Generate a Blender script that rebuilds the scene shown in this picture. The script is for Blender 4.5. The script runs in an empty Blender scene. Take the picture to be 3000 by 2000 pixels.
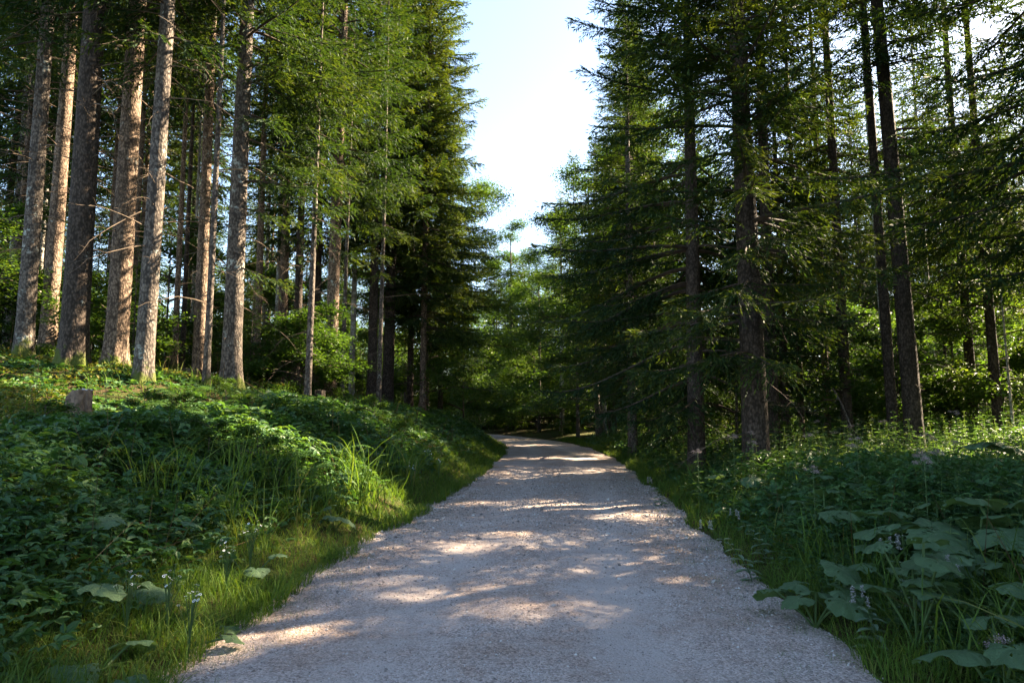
import bpy, math, random
import numpy as np
from mathutils import Vector
R = math.radians
PI = math.pi
C = bpy.context.scene.collection
scene = bpy.context.scene

# ------------------------------------------------------------------ camera, sky, sun, exposure
CAM_H = 1.6
PITCH = R(6.3)
cam_d = bpy.data.cameras.new("camera"); cam = bpy.data.objects.new("camera", cam_d); C.objects.link(cam)
cam.location = (0, 0, CAM_H); cam.rotation_euler = (PI/2 + PITCH, 0, 0)
cam_d.lens = 24; cam_d.sensor_width = 36; cam_d.clip_end = 2000; cam_d.clip_start = .05
scene.camera = cam

SUN_AZ, SUN_EL = 62, 34            # clockwise from the viewing direction, above the horizon
w = bpy.data.worlds.new("World"); scene.world = w; w.use_nodes = True
nt = w.node_tree
sky = nt.nodes.new("ShaderNodeTexSky"); sky.sky_type = 'NISHITA'; sky.sun_disc = False
sky.sun_elevation = R(SUN_EL); sky.sun_rotation = R(SUN_AZ)
sky.air_density = 1.0; sky.dust_density = 1.0; sky.ozone_density = 1.0
nt.links.new(sky.outputs[0], nt.nodes["Background"].inputs[0])
nt.nodes["Background"].inputs[1].default_value = .05
sun_d = bpy.data.lights.new("sun", 'SUN'); sun_d.energy = 5.0; sun_d.angle = R(.5); sun_d.color = (1, .82, .58)
sun = bpy.data.objects.new("sun", sun_d); C.objects.link(sun)
SDIR = Vector((math.sin(R(SUN_AZ))*math.cos(R(SUN_EL)), math.cos(R(SUN_AZ))*math.cos(R(SUN_EL)), math.sin(R(SUN_EL))))
sun.rotation_euler = SDIR.to_track_quat('Z', 'Y').to_euler()
sun.location = (30, 20, 40)
vs = scene.view_settings
vs.view_transform = 'Standard'; vs.look = 'None'; vs.gamma = 1; vs.use_curve_mapping = False
vs.exposure = 3.35
cy = scene.cycles
cy.max_bounces = 8; cy.diffuse_bounces = 4; cy.transmission_bounces = 6; cy.transparent_max_bounces = 8; cy.glossy_bounces = 2
cy.sample_clamp_indirect = 6

# ------------------------------------------------------------------ helpers
rng = np.random.default_rng(7)
random.seed(7)
F_PX = 1568.0
cp, sp_ = math.cos(PITCH), math.sin(PITCH)

def px_x(u, v, Y):
    """world x of the point at depth Y that is seen at (u, v) of the 2352x1568 photograph"""
    b = (784 - v)/F_PX
    return Y*((u - 1176)/F_PX)/(cp - b*sp_)

_lat = np.random.default_rng(3).random((64, 64))
def vnoise(x, y):
    x = np.asarray(x, float); y = np.asarray(y, float)
    i = np.floor(x).astype(int); j = np.floor(y).astype(int)
    fx = x - i; fy = y - j
    fx = fx*fx*(3-2*fx); fy = fy*fy*(3-2*fy)
    g = lambda a, b: _lat[a % 64, b % 64]
    return (g(i, j)*(1-fx)+g(i+1, j)*fx)*(1-fy) + (g(i, j+1)*(1-fx)+g(i+1, j+1)*fx)*fy
def fbm(x, y, o=4):
    r = 0; a = .5
    for k in range(o):
        r = r + a*vnoise(np.asarray(x)*2**k + 17*k, np.asarray(y)*2**k + 5*k); a *= .5
    return r
def sstep(a, b, x):
    t = np.clip((np.asarray(x, float)-a)/(b-a), 0, 1); return t*t*(3-2*t)

def road_x(y):
    y = np.asarray(y, float)
    k = np.clip(y-26, 0, None)
    return .06*y - .3*np.exp(-((y-7.5)/4.5)**2) - .0058*np.minimum(k, 34)**2 - .394*np.clip(k-34, 0, None)
HALF = 2.25
def ground_h(x, y):
    x = np.asarray(x, float); y = np.asarray(y, float)
    s = x - road_x(y)
    tl = np.clip(-s-HALF, 0, None); tr = np.clip(s-HALF, 0, None)
    A = np.interp(y, [-10, 4, 8, 11, 14, 20, 40, 60, 90], [1.5, 1.6, 1.9, 2.3, 3.0, 3.1, 2.7, 1.8, 1.4])
    hl = A*(1-np.exp(-tl/4.0)) + .05*np.clip(tl-8, 0, None)
    hr = .45*(1-np.exp(-tr/2.5)) + .035*np.clip(tr-3, 0, 30)
    bump = (fbm(x*.5+40, y*.5+11)-.47)*.34*sstep(.5, 4, tl+tr)
    return hl + hr + bump

def at_ground(u, v, lift=0.0):
    """the ground point (lifted by lift) seen at (u, v) of the photograph"""
    b = (784-v)/F_PX; d = np.array([(u-1176)/F_PX, cp-b*sp_, sp_+b*cp]); prev = 2.
    for Y in np.linspace(2.2, 40, 1500):
        x = d[0]/d[1]*Y; z = CAM_H + d[2]/d[1]*Y
        if z < float(ground_h(x, Y))+lift: return x, Y
    return x, Y
def link(o, parent=None):
    C.objects.link(o)
    if parent is not None: o.parent = parent
    return o
def empty(name, loc=(0, 0, 0), rz=0):
    o = bpy.data.objects.new(name, None); C.objects.link(o); o.location = loc; o.rotation_euler = (0, 0, rz)
    o.empty_display_size = .2
    return o
def tag(o, label=None, cat=None, group=None, kind=None):
    if label: o["label"] = label
    if cat: o["category"] = cat
    if group: o["group"] = group
    if kind: o["kind"] = kind
    return o

class Geo:
    """collects vertices, faces and a per-vertex random value"""
    def __init__(self): self.V = []; self.F = {3: [], 4: []}; self.M = {3: [], 4: []}; self.A = []; self.n = 0
    def add(self, V, F, rnd=None, mat=0):
        V = np.asarray(V, float).reshape(-1, 3); F = np.asarray(F, int)
        if len(V) == 0: return
        k = F.shape[1]
        self.V.append(V); self.F[k].append(F + self.n); self.M[k].append(np.full(len(F), mat, int))
        self.A.append(np.broadcast_to(np.asarray(.5 if rnd is None else rnd, float), (len(V),)).copy()); self.n += len(V)
    def mesh(self, name, mats, smooth=False):
        me = bpy.data.meshes.new(name)
        V = np.concatenate(self.V); A = np.concatenate(self.A)
        me.vertices.add(len(V)); me.vertices.foreach_set("co", V.astype(np.float32).ravel())
        idx, starts, mi, pos = [], [], [], 0
        for k in (3, 4):
            if not self.F[k]: continue
            F = np.concatenate(self.F[k]); mi.append(np.concatenate(self.M[k]))
            idx.append(F.ravel()); starts.append(pos + np.arange(len(F))*k); pos += F.size
        idx = np.concatenate(idx).astype(np.int32); starts = np.concatenate(starts).astype(np.int32); mi = np.concatenate(mi).astype(np.int32)
        me.loops.add(len(idx)); me.loops.foreach_set("vertex_index", idx)
        me.polygons.add(len(starts)); me.polygons.foreach_set("loop_start", starts)
        me.polygons.foreach_set("material_index", mi)
        me.polygons.foreach_set("use_smooth", np.full(len(starts), smooth))
        at = me.attributes.new("rnd", 'FLOAT', 'POINT'); at.data.foreach_set("value", A.astype(np.float32))
        me.update(calc_edges=True)
        for m in mats: me.materials.append(m)
        return me
    def obj(self, name, mats, parent=None, smooth=False):
        if not isinstance(mats, (list, tuple)): mats = [mats]
        return link(bpy.data.objects.new(name, self.mesh(name, mats, smooth)), parent)

def norm(a): return a/np.maximum(np.linalg.norm(a, axis=-1, keepdims=True), 1e-9)

def tube(g, P, rad, seg=6, mat=0, rnd=.5, cap=False):
    P = np.asarray(P, float); n = len(P)
    T = norm(np.gradient(P, axis=0))
    up = np.array([0, 0, 1.]) if abs(T[:, 2]).mean() < .8 else np.array([1., 0, 0])
    N = norm(np.cross(T, up)); B = np.cross(T, N)
    a = np.arange(seg)*2*PI/seg
    rad = np.broadcast_to(rad, (n,))
    ring = P[:, None, :] + rad[:, None, None]*(np.cos(a)[None, :, None]*N[:, None, :] + np.sin(a)[None, :, None]*B[:, None, :])
    i = np.arange(n-1)[:, None]*seg; j = np.arange(seg)[None, :]; j2 = (j+1) % seg
    Fq = np.stack([i+j, i+j2, i+seg+j2, i+seg+j], -1).reshape(-1, 4)
    g.add(ring.reshape(-1, 3), Fq, rnd, mat)

def scatter(g, TV, TF, pos, rot, scale, rnd, mat=0):
    """copies of a template (TV, TF) at pos (n,3) with rotation matrices rot (n,3,3)"""
    n = len(pos)
    if n == 0: return
    TV = np.asarray(TV, float); TF = np.asarray(TF, int); k = len(TV)
    scale = np.broadcast_to(np.asarray(scale, float), (n,))
    V = np.einsum('nij,kj->nki', rot, TV)*scale[:, None, None] + pos[:, None, :]
    F = (TF[None] + (np.arange(n)*k)[:, None, None]).reshape(-1, TF.shape[1])
    g.add(V.reshape(-1, 3), F, np.repeat(rnd, k), mat)

def rots(yaw, tilt, tdir):
    """rotation: yaw about z, then tilt by an angle about the horizontal axis of heading tdir"""
    n = len(yaw); c, s = np.cos(yaw), np.sin(yaw); z = np.zeros(n); o = np.ones(n)
    Rz = np.stack([np.stack([c, -s, z], -1), np.stack([s, c, z], -1), np.stack([z, z, o], -1)], 1)
    ax = np.stack([np.cos(tdir), np.sin(tdir), z], -1); ct, st = np.cos(tilt), np.sin(tilt)
    K = np.zeros((n, 3, 3)); K[:, 0, 2] = ax[:, 1]; K[:, 1, 2] = -ax[:, 0]; K[:, 2, 0] = -ax[:, 1]; K[:, 2, 1] = ax[:, 0]
    Rt = np.eye(3)[None] + st[:, None, None]*K + (1-ct)[:, None, None]*np.einsum('nij,njk->nik', K, K)
    return np.einsum('nij,njk->nik', Rt, Rz)

# ------------------------------------------------------------------ materials
def new_mat(name):
    m = bpy.data.materials.new(name); m.use_nodes = True
    t = m.node_tree; t.nodes.clear()
    out = t.nodes.new("ShaderNodeOutputMaterial")
    return m, t, out
def N(t, kind, **kw):
    n = t.nodes.new(kind)
    for k, v in kw.items(): setattr(n, k, v)
    return n
def ramp(t, stops, inp=None):
    r = t.nodes.new("ShaderNodeValToRGB"); e = r.color_ramp.elements
    while len(e) < len(stops): e.new(.5)
    for k, (p, c) in enumerate(stops): e[k].position = p; e[k].color = (*c, 1)
    if inp is not None: t.links.new(inp, r.inputs[0])
    return r
def leaf_mat(name, stops, trans=.4, rough=.5, spec=.35, tcol=(1.7, 1.55, .5)):
    m, t, out = new_mat(name)
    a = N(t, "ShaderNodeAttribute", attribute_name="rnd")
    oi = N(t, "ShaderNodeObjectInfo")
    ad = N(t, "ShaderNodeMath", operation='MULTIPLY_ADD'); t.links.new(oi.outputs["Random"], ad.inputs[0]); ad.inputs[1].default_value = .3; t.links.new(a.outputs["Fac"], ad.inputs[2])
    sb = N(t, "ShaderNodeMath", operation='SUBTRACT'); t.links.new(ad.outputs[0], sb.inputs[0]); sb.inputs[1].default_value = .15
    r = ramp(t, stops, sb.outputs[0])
    p = N(t, "ShaderNodeBsdfPrincipled"); t.links.new(r.outputs[0], p.inputs["Base Color"])
    p.inputs["Roughness"].default_value = rough; p.inputs["Specular IOR Level"].default_value = spec
    mu = N(t, "ShaderNodeMix", data_type='RGBA', blend_type='MULTIPLY'); mu.inputs[0].default_value = 1
    t.links.new(r.outputs[0], mu.inputs[6]); mu.inputs[7].default_value = (*tcol, 1)
    tr = N(t, "ShaderNodeBsdfTranslucent"); t.links.new(mu.outputs[2], tr.inputs[0])
    mx = N(t, "ShaderNodeMixShader"); mx.inputs[0].default_value = trans
    t.links.new(p.outputs[0], mx.inputs[1]); t.links.new(tr.outputs[0], mx.inputs[2]); t.links.new(mx.outputs[0], out.inputs[0])
    return m

def bark_mat(name, dark, light, lichen=(.34, .35, .31), moss=True, sc=1.0, lich_amt=.62):
    m, t, out = new_mat(name)
    tc = N(t, "ShaderNodeTexCoord"); oi = N(t, "ShaderNodeObjectInfo")
    add = N(t, "ShaderNodeVectorMath", operation='ADD'); t.links.new(tc.outputs["Object"], add.inputs[0])
    mu = N(t, "ShaderNodeVectorMath", operation='SCALE'); mu.inputs[0].default_value = (37, 53, 71); t.links.new(oi.outputs["Random"], mu.inputs[3]); t.links.new(mu.outputs[0], add.inputs[1])
    mp = N(t, "ShaderNodeMapping"); t.links.new(add.outputs[0], mp.inputs[0]); mp.inputs["Scale"].default_value = (1, 1, .55)
    vo = N(t, "ShaderNodeTexVoronoi", feature='F1'); vo.inputs["Scale"].default_value = 26*sc; t.links.new(mp.outputs[0], vo.inputs["Vector"])
    n1 = N(t, "ShaderNodeTexNoise"); n1.inputs["Scale"].default_value = 11*sc; n1.inputs["Detail"].default_value = 6; n1.inputs["Roughness"].default_value = .7; t.links.new(mp.outputs[0], n1.inputs["Vector"])
    n2 = N(t, "ShaderNodeTexNoise"); n2.inputs["Scale"].default_value = 2.3; n2.inputs["Detail"].default_value = 5; n2.inputs["Roughness"].default_value = .65; t.links.new(add.outputs[0], n2.inputs["Vector"])
    mixf = N(t, "ShaderNodeMath", operation='MULTIPLY_ADD'); t.links.new(vo.outputs["Distance"], mixf.inputs[0]); mixf.inputs[1].default_value = -.55; t.links.new(n1.outputs[0], mixf.inputs[2])
    r1 = ramp(t, [(.12, dark), (.5, light)], mixf.outputs[0])
    rl = ramp(t, [(lich_amt, (0, 0, 0)), (lich_amt+.07, (1, 1, 1))], n2.outputs[0])
    n3 = N(t, "ShaderNodeTexNoise"); n3.inputs["Scale"].default_value = 17; n3.inputs["Detail"].default_value = 3; t.links.new(add.outputs[0], n3.inputs["Vector"])
    rl3 = ramp(t, [(.48, (0, 0, 0)), (.58, (1, 1, 1))], n3.outputs[0])
    lm = N(t, "ShaderNodeMath", operation='MULTIPLY'); t.links.new(rl.outputs[0], lm.inputs[0]); t.links.new(rl3.outputs[0], lm.inputs[1])
    mc = N(t, "ShaderNodeMix", data_type='RGBA'); t.links.new(lm.outputs[0], mc.inputs[0]); t.links.new(r1.outputs[0], mc.inputs[6]); mc.inputs[7].default_value = (*lichen, 1)
    col = mc.outputs[2]
    if moss:
        sx = N(t, "ShaderNodeSeparateXYZ"); t.links.new(tc.outputs["Object"], sx.inputs[0])
        ma = N(t, "ShaderNodeMath", operation='MULTIPLY_ADD'); t.links.new(n2.outputs[0], ma.inputs[0]); ma.inputs[1].default_value = 1.6; ma.inputs[2].default_value = -.45
        sb = N(t, "ShaderNodeMath", operation='SUBTRACT'); t.links.new(ma.outputs[0], sb.inputs[0]); t.links.new(sx.outputs[2], sb.inputs[1])
        rm = ramp(t, [(.0, (0, 0, 0)), (.18, (1, 1, 1))], sb.outputs[0])
        m2 = N(t, "ShaderNodeMix", data_type='RGBA'); t.links.new(rm.outputs[0], m2.inputs[0]); t.links.new(col, m2.inputs[6]); m2.inputs[7].default_value = (.07, .085, .015, 1)
        col = m2.outputs[2]
    p = N(t, "ShaderNodeBsdfPrincipled"); t.links.new(col, p.inputs["Base Color"]); p.inputs["Roughness"].default_value = .9; p.inputs["Specular IOR Level"].default_value = .2
    b = N(t, "ShaderNodeBump"); b.inputs["Strength"].default_value = .9; b.inputs["Distance"].default_value = .025; t.links.new(mixf.outputs[0], b.inputs["Height"]); t.links.new(b.outputs[0], p.inputs["Normal"])
    t.links.new(p.outputs[0], out.inputs[0])
    return m
def plain_mat(name, col, rough=.8, var=.25, scale=20):
    m, t, out = new_mat(name)
    tc = N(t, "ShaderNodeTexCoord"); n1 = N(t, "ShaderNodeTexNoise"); n1.inputs["Scale"].default_value = scale; n1.inputs["Detail"].default_value = 5; t.links.new(tc.outputs["Object"], n1.inputs["Vector"])
    r = ramp(t, [(.3, tuple(c*(1-var) for c in col)), (.7, tuple(min(1, c*(1+var)) for c in col))], n1.outputs[0])
    p = N(t, "ShaderNodeBsdfPrincipled"); t.links.new(r.outputs[0], p.inputs["Base Color"]); p.inputs["Roughness"].default_value = rough; p.inputs["Specular IOR Level"].default_value = .25
    t.links.new(p.outputs[0], out.inputs[0]); return m

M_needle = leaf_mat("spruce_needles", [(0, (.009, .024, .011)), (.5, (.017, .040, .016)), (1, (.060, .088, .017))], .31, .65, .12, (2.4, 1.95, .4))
M_leaf = leaf_mat("broad_leaves", [(0, (.022, .05, .012)), (.55, (.045, .095, .018)), (1, (.10, .145, .025))], .45, .5, .25)
M_bramble = leaf_mat("bramble_leaves", [(0, (.022, .062, .02)), (.55, (.05, .12, .034)), (.93, (.10, .16, .04)), (1, (.13, .10, .03))], .35, .5, .3)
M_herb = leaf_mat("herb_leaves", [(0, (.028, .066, .026)), (.6, (.06, .125, .046)), (1, (.115, .165, .06))], .4, .6, .2)
M_grass = leaf_mat("grass_blades", [(0, (.038, .072, .013)), (.6, (.082, .155, .026)), (.9, (.145, .195, .036)), (1, (.2, .19, .07))], .4, .6, .12, (1.5, 1.4, .45))
M_fern = leaf_mat("fern_fronds", [(0, (.022, .06, .018)), (1, (.055, .115, .028))], .4, .55, .25)
M_bilberry = leaf_mat("bilberry_leaves", [(0, (.045, .075, .014)), (.6, (.09, .12, .02)), (1, (.16, .13, .03))], .4, .5, .3)
M_litter = leaf_mat("needle_litter", [(0, (.06, .035, .016)), (.6, (.13, .075, .03)), (1, (.22, .15, .06))], .05, .8, .2)
M_bark = bark_mat("spruce_bark", (.07, .048, .034), (.30, .212, .15))  # light tone raised so trunks in the sun look brighter
M_bark_dark_shaded = bark_mat("dark_shaded_spruce_bark", (.028, .021, .016), (.10, .074, .057), lich_amt=.66)  # shade of trunks out of the sun is partly put into this colour
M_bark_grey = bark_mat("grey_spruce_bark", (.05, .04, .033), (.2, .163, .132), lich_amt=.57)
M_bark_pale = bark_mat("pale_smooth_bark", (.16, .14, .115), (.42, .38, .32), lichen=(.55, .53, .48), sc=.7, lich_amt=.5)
M_twig = plain_mat("dead_wood", (.10, .072, .05), .85, .4, 9)
M_limb = plain_mat("branch_wood", (.06, .042, .03), .85, .4, 9)
M_stem = plain_mat("green_stem", (.06, .10, .03), .6, .3, 20)

# ------------------------------------------------------------------ ground, road
def mat_ground():
    m, t, out = new_mat("forest_floor")
    tc = N(t, "ShaderNodeTexCoord")
    n1 = N(t, "ShaderNodeTexNoise"); n1.inputs["Scale"].default_value = 1.1; n1.inputs["Detail"].default_value = 8; n1.inputs["Roughness"].default_value = .7
    n2 = N(t, "ShaderNodeTexNoise"); n2.inputs["Scale"].default_value = 22; n2.inputs["Detail"].default_value = 6; n2.inputs["Roughness"].default_value = .7
    for n in (n1, n2): t.links.new(tc.outputs["Object"], n.inputs["Vector"])
    soil = ramp(t, [(.3, (.022, .015, .008)), (.55, (.07, .045, .022)), (.75, (.13, .09, .045))], n2.outputs[0])
    moss = ramp(t, [(.3, (.02, .03, .006)), (.7, (.07, .09, .016))], n2.outputs[0])
    f = ramp(t, [(.42, (0, 0, 0)), (.56, (1, 1, 1))], n1.outputs[0])
    mx = N(t, "ShaderNodeMix", data_type='RGBA'); t.links.new(f.outputs[0], mx.inputs[0]); t.links.new(soil.outputs[0], mx.inputs[6]); t.links.new(moss.outputs[0], mx.inputs[7])
    p = N(t, "ShaderNodeBsdfPrincipled"); t.links.new(mx.outputs[2], p.inputs["Base Color"]); p.inputs["Roughness"].default_value = .95; p.inputs["Specular IOR Level"].default_value = .1
    b = N(t, "ShaderNodeBump"); b.inputs["Distance"].default_value = .06; t.links.new(n2.outputs[0], b.inputs["Height"]); t.links.new(b.outputs[0], p.inputs["Normal"])
    t.links.new(p.outputs[0], out.inputs[0]); return m
def mat_road():
    m, t, out = new_mat("crushed_limestone")
    tc = N(t, "ShaderNodeTexCoord")
    def noise(sc, det=6, ro=.65):
        n = N(t, "ShaderNodeTexNoise"); n.inputs["Scale"].default_value = sc; n.inputs["Detail"].default_value = det; n.inputs["Roughness"].default_value = ro
        t.links.new(tc.outputs["Object"], n.inputs["Vector"]); return n
    big = noise(.9, 6, .6); mid = noise(5, 6, .7); fine = noise(90, 4, .8)
    vo = N(t, "ShaderNodeTexVoronoi", feature='F1'); vo.inputs["Scale"].default_value = 75; t.links.new(tc.outputs["Object"], vo.inputs["Vector"])
    vo2 = N(t, "ShaderNodeTexVoronoi", feature='F1'); vo2.inputs["Scale"].default_value = 38; t.links.new(tc.outputs["Object"], vo2.inputs["Vector"])
    base = ramp(t, [(.3, (.345, .245, .185)), (.5, (.43, .335, .28)), (.66, (.485, .415, .37))], big.outputs[0])
    # every chip of stone its own grey
    sx = N(t, "ShaderNodeSeparateColor"); t.links.new(vo.outputs["Color"], sx.inputs[0])
    chip = ramp(t, [(0, (.42, .40, .39)), (.5, (.95, .95, .95)), (1, (1.5, 1.5, 1.53))], sx.outputs[0])
    mu = N(t, "ShaderNodeMix", data_type='RGBA', blend_type='MULTIPLY'); mu.inputs[0].default_value = .85
    t.links.new(base.outputs[0], mu.inputs[6]); t.links.new(chip.outputs[0], mu.inputs[7])
    at = N(t, "ShaderNodeAttribute", attribute_name="rnd")
    md = N(t, "ShaderNodeMath", operation='MULTIPLY_ADD'); t.links.new(at.outputs["Fac"], md.inputs[0]); md.inputs[1].default_value = .3; t.links.new(mid.outputs[0], md.inputs[2])
    dust = ramp(t, [(.47, (0, 0, 0)), (.78, (1, 1, 1))], md.outputs[0])
    dm = N(t, "ShaderNodeMath", operation='MULTIPLY'); t.links.new(dust.outputs[0], dm.inputs[0]); dm.inputs[1].default_value = .8
    mx = N(t, "ShaderNodeMix", data_type='RGBA'); t.links.new(dm.outputs[0], mx.inputs[0]); t.links.new(mu.outputs[2], mx.inputs[6]); mx.inputs[7].default_value = (.52, .445, .40, 1)
    p = N(t, "ShaderNodeBsdfPrincipled"); t.links.new(mx.outputs[2], p.inputs["Base Color"]); p.inputs["Roughness"].default_value = .92; p.inputs["Specular IOR Level"].default_value = .15
    h = N(t, "ShaderNodeMath", operation='ADD'); t.links.new(vo.outputs["Distance"], h.inputs[0]); t.links.new(fine.outputs[0], h.inputs[1])
    h2 = N(t, "ShaderNodeMath", operation='MULTIPLY_ADD'); t.links.new(vo2.outputs["Distance"], h2.inputs[0]); h2.inputs[1].default_value = 1.2; t.links.new(h.outputs[0], h2.inputs[2])
    b = N(t, "ShaderNodeBump"); b.inputs["Strength"].default_value = .8; b.inputs["Distance"].default_value = .012; b.invert = True
    t.links.new(h2.outputs[0], b.inputs["Height"]); t.links.new(b.outputs[0], p.inputs["Normal"])
    t.links.new(p.outputs[0], out.inputs[0]); return m

def grid_mesh(name, X, Y, Z, mat, kind, A=None):
    g = Geo(); ny, nx = X.shape
    i = np.arange(ny-1)[:, None]*nx; j = np.arange(nx-1)[None]
    g.add(np.stack([X, Y, Z], -1).reshape(-1, 3), np.stack([i+j, i+j+1, i+nx+j+1, i+nx+j], -1).reshape(-1, 4), None if A is None else A.ravel())
    return tag(g.obj(name, mat, smooth=True), kind=kind)
def road_edge(y, side):
    return HALF - (.12 if side < 0 else 0) + .3*(fbm(np.asarray(y)*.8 + (60 if side > 0 else 9), np.asarray(y)*.11)-.47)*2 + .1*(vnoise(np.asarray(y)*4.1, side*7+3)-.5)
def road_z(x, y):
    s = x - road_x(y)
    return .02 + .05*(1-(s/2.6)**2) - .035*np.exp(-((s-.85)/.32)**2) - .035*np.exp(-((s+.8)/.32)**2) + .02*(fbm(x*2, y*2)-.47)
yy = np.concatenate([np.linspace(-14, 30, 221), np.linspace(30.5, 100, 120), np.linspace(105, 900, 30)])
ss = np.concatenate([-np.geomspace(700, 12, 26), np.linspace(-11.6, -3.2, 43), np.linspace(-3.1, 3.1, 63), np.linspace(3.3, 11.6, 40), np.geomspace(12, 700, 26)])
S, Yg = np.meshgrid(ss, yy)
Xg = S + road_x(np.minimum(Yg, 100))
inside = np.where(S < 0, sstep(-road_edge(Yg, -1)-.12, -road_edge(Yg, -1)+.12, S), 1-sstep(road_edge(Yg, 1)-.12, road_edge(Yg, 1)+.12, S))
Zg = ground_h(Xg, np.minimum(Yg, 95)) + (1-inside)*.06 + inside*-.06 + .04*(fbm(Xg*3, Yg*3)-.47)
grid_mesh("ground", Xg, Yg, Zg, mat_ground(), "structure")
yr = np.concatenate([np.linspace(-10, 20, 301), np.linspace(20.3, 95, 180)])
S, Yr = np.meshgrid(np.linspace(-2.75, 2.75, 56), yr)
Xr = S + road_x(Yr)
Tr = np.exp(-((S-.85+.15*np.sin(Yr*.4))/.42)**2) + .8*np.exp(-((S+.8+.12*np.sin(Yr*.33))/.4)**2)
Tr = Tr*(.55+.9*(fbm(Xr*1.3+4, Yr*.5)-.2))
grid_mesh("road", Xr, Yr, road_z(Xr, Yr), mat_road(), "structure", Tr)

# ------------------------------------------------------------------ trees
# where the photograph shows sun reaching in: no bough grows across these lines to the sun
def _tr(x, y, z0, z1, st=.55, r=.42): return [(x, y, z, r) for z in np.arange(z0, z1, st)]
def _px(u, Y): return px_x(u, 700, Y)
SUNNY = (_tr(_px(125, 18.5), 18.5, 3.3, 11.5) + _tr(_px(275, 15.6), 15.6, 4.2, 7.6) + _tr(_px(290, 15.6), 15.6, 8.6, 10.6) + _tr(_px(335, 13.4), 13.4, 2.6, 3.7) + _tr(_px(340, 13.4), 13.4, 4.6, 6.2)
         + _tr(_px(350, 13.4), 13.4, 7.6, 9.4) + _tr(_px(460, 19), 19, 4.5, 8.5) + _tr(_px(633, 25.5), 25.5, 3, 6, .6, .35) + _tr(_px(805, 27), 27, 3, 7, .6, .35) + _tr(_px(25, 23), 23, 6, 8)
         + [(-2.2, 11.2, .35, .4), (-2.5, 11.6, .5, .42), (-2.9, 11.9, .75, .42), (-3.3, 11.6, .9, .35), (-1.9, 10.6, .2, .3)] + [(-5.4-.6*k, 11.6+.3*k, 1.9+.2*k, .5) for k in range(3)] + [(-6.5, 18, 3.1, .5), (-5.4, 17.5, 2.6, .45), (-9.5, 13.2, 2.9, .45), (-11, 13.5, 3, .45)]
         + [(-1.5+.5*k, 12.1+.33*k, 0, .02) for k in range(4)] + [(.5+.55*k, 12.2+.04*k, 0, .03) for k in range(5)] + [(1.6, 6.4, 0, .02), (1.85, 6.45, 0, .0), (-1.5, 5.3, 0, .0), (-1.2, 5.55, 0, .03), (-.9, 5.75, 0, .0), (.1, 5.4, 0, .02), (.4, 5.5, 0, .04), (.7, 5.65, 0, .0), (-.8, 8.6, 0, .02), (-.4, 8.8, 0, .0), (-1.3, 8.3, 0, .0)])
# clearings of the wood behind, kept open to the sun
CLEARINGS = [(-1, 62, 8, 1.6), (3, 58, 10, 1.6), (-2, 66, 12, 1.6), (5, 50, 8, 1.4), (0, 70, 10, 1.5), (5, 41, 9, 1.4), (-4, 40, 8, 1.2), (2, 60, 14, 1.6), (-10, 19, 3, 1), (-8, 19.5, 3, 1), (-11, 22, 3, 1), (-7.5, 24, 3, 1), (-6.5, 27, 3, 1), (-12, 26, 4, 1.2), (-16, 27, 5, 1.2), (-10, 24, 3.5, 1), (-20, 30, 6, 1.4), (-14, 33, 6, 1.2), (-9, 30, 4, 1), (-24, 36, 7, 1.5), (10, 24, 3, 1), (14, 26, 4, 1.2), (18, 30, 5, 1.2), (12, 32, 5, 1.2), (9, 28, 3, 1), (17, 22, 4, 1.2), (24, 34, 5, 1.4), (1, 60, 5, 1.5), (4, 48, 5, 1.2)]
SUNNY += [(*at_ground(u, v, .3), None, .36) for u, v in ((470, 925), (530, 955), (590, 990), (650, 1020), (720, 1050), (790, 1090), (840, 1130), (880, 1165), (300, 905), (380, 910), (430, 940), (500, 985))] + [(*at_ground(u, v, .15), None, .14) for u, v in ((760, 1255), (850, 1205), (905, 1160))] + [(*at_ground(u, v, .15), None, .04) for u, v in ((640, 1370), (560, 1440), (470, 1500))]
SUNNY = [(a, b, float(ground_h(a, b))+.3 if c is None else c, r) for a, b, c, r in SUNNY]
SUNNY_A = np.array(SUNNY); CLEAR_A = np.array([(a, b, c, .55*r) for a, b, c, r in CLEARINGS])
def clears_sun(P, A):
    """False when one of the points P (world) lies on a line from a sunny spot to the sun"""
    D = P[:, None, :] - A[None, :, :3]; sd = np.array(SDIR); t = D @ sd
    off = np.linalg.norm(D - t[..., None]*sd, axis=-1)
    return not np.any((t > .9) & (off < A[None, :, 3]+.1))
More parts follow.
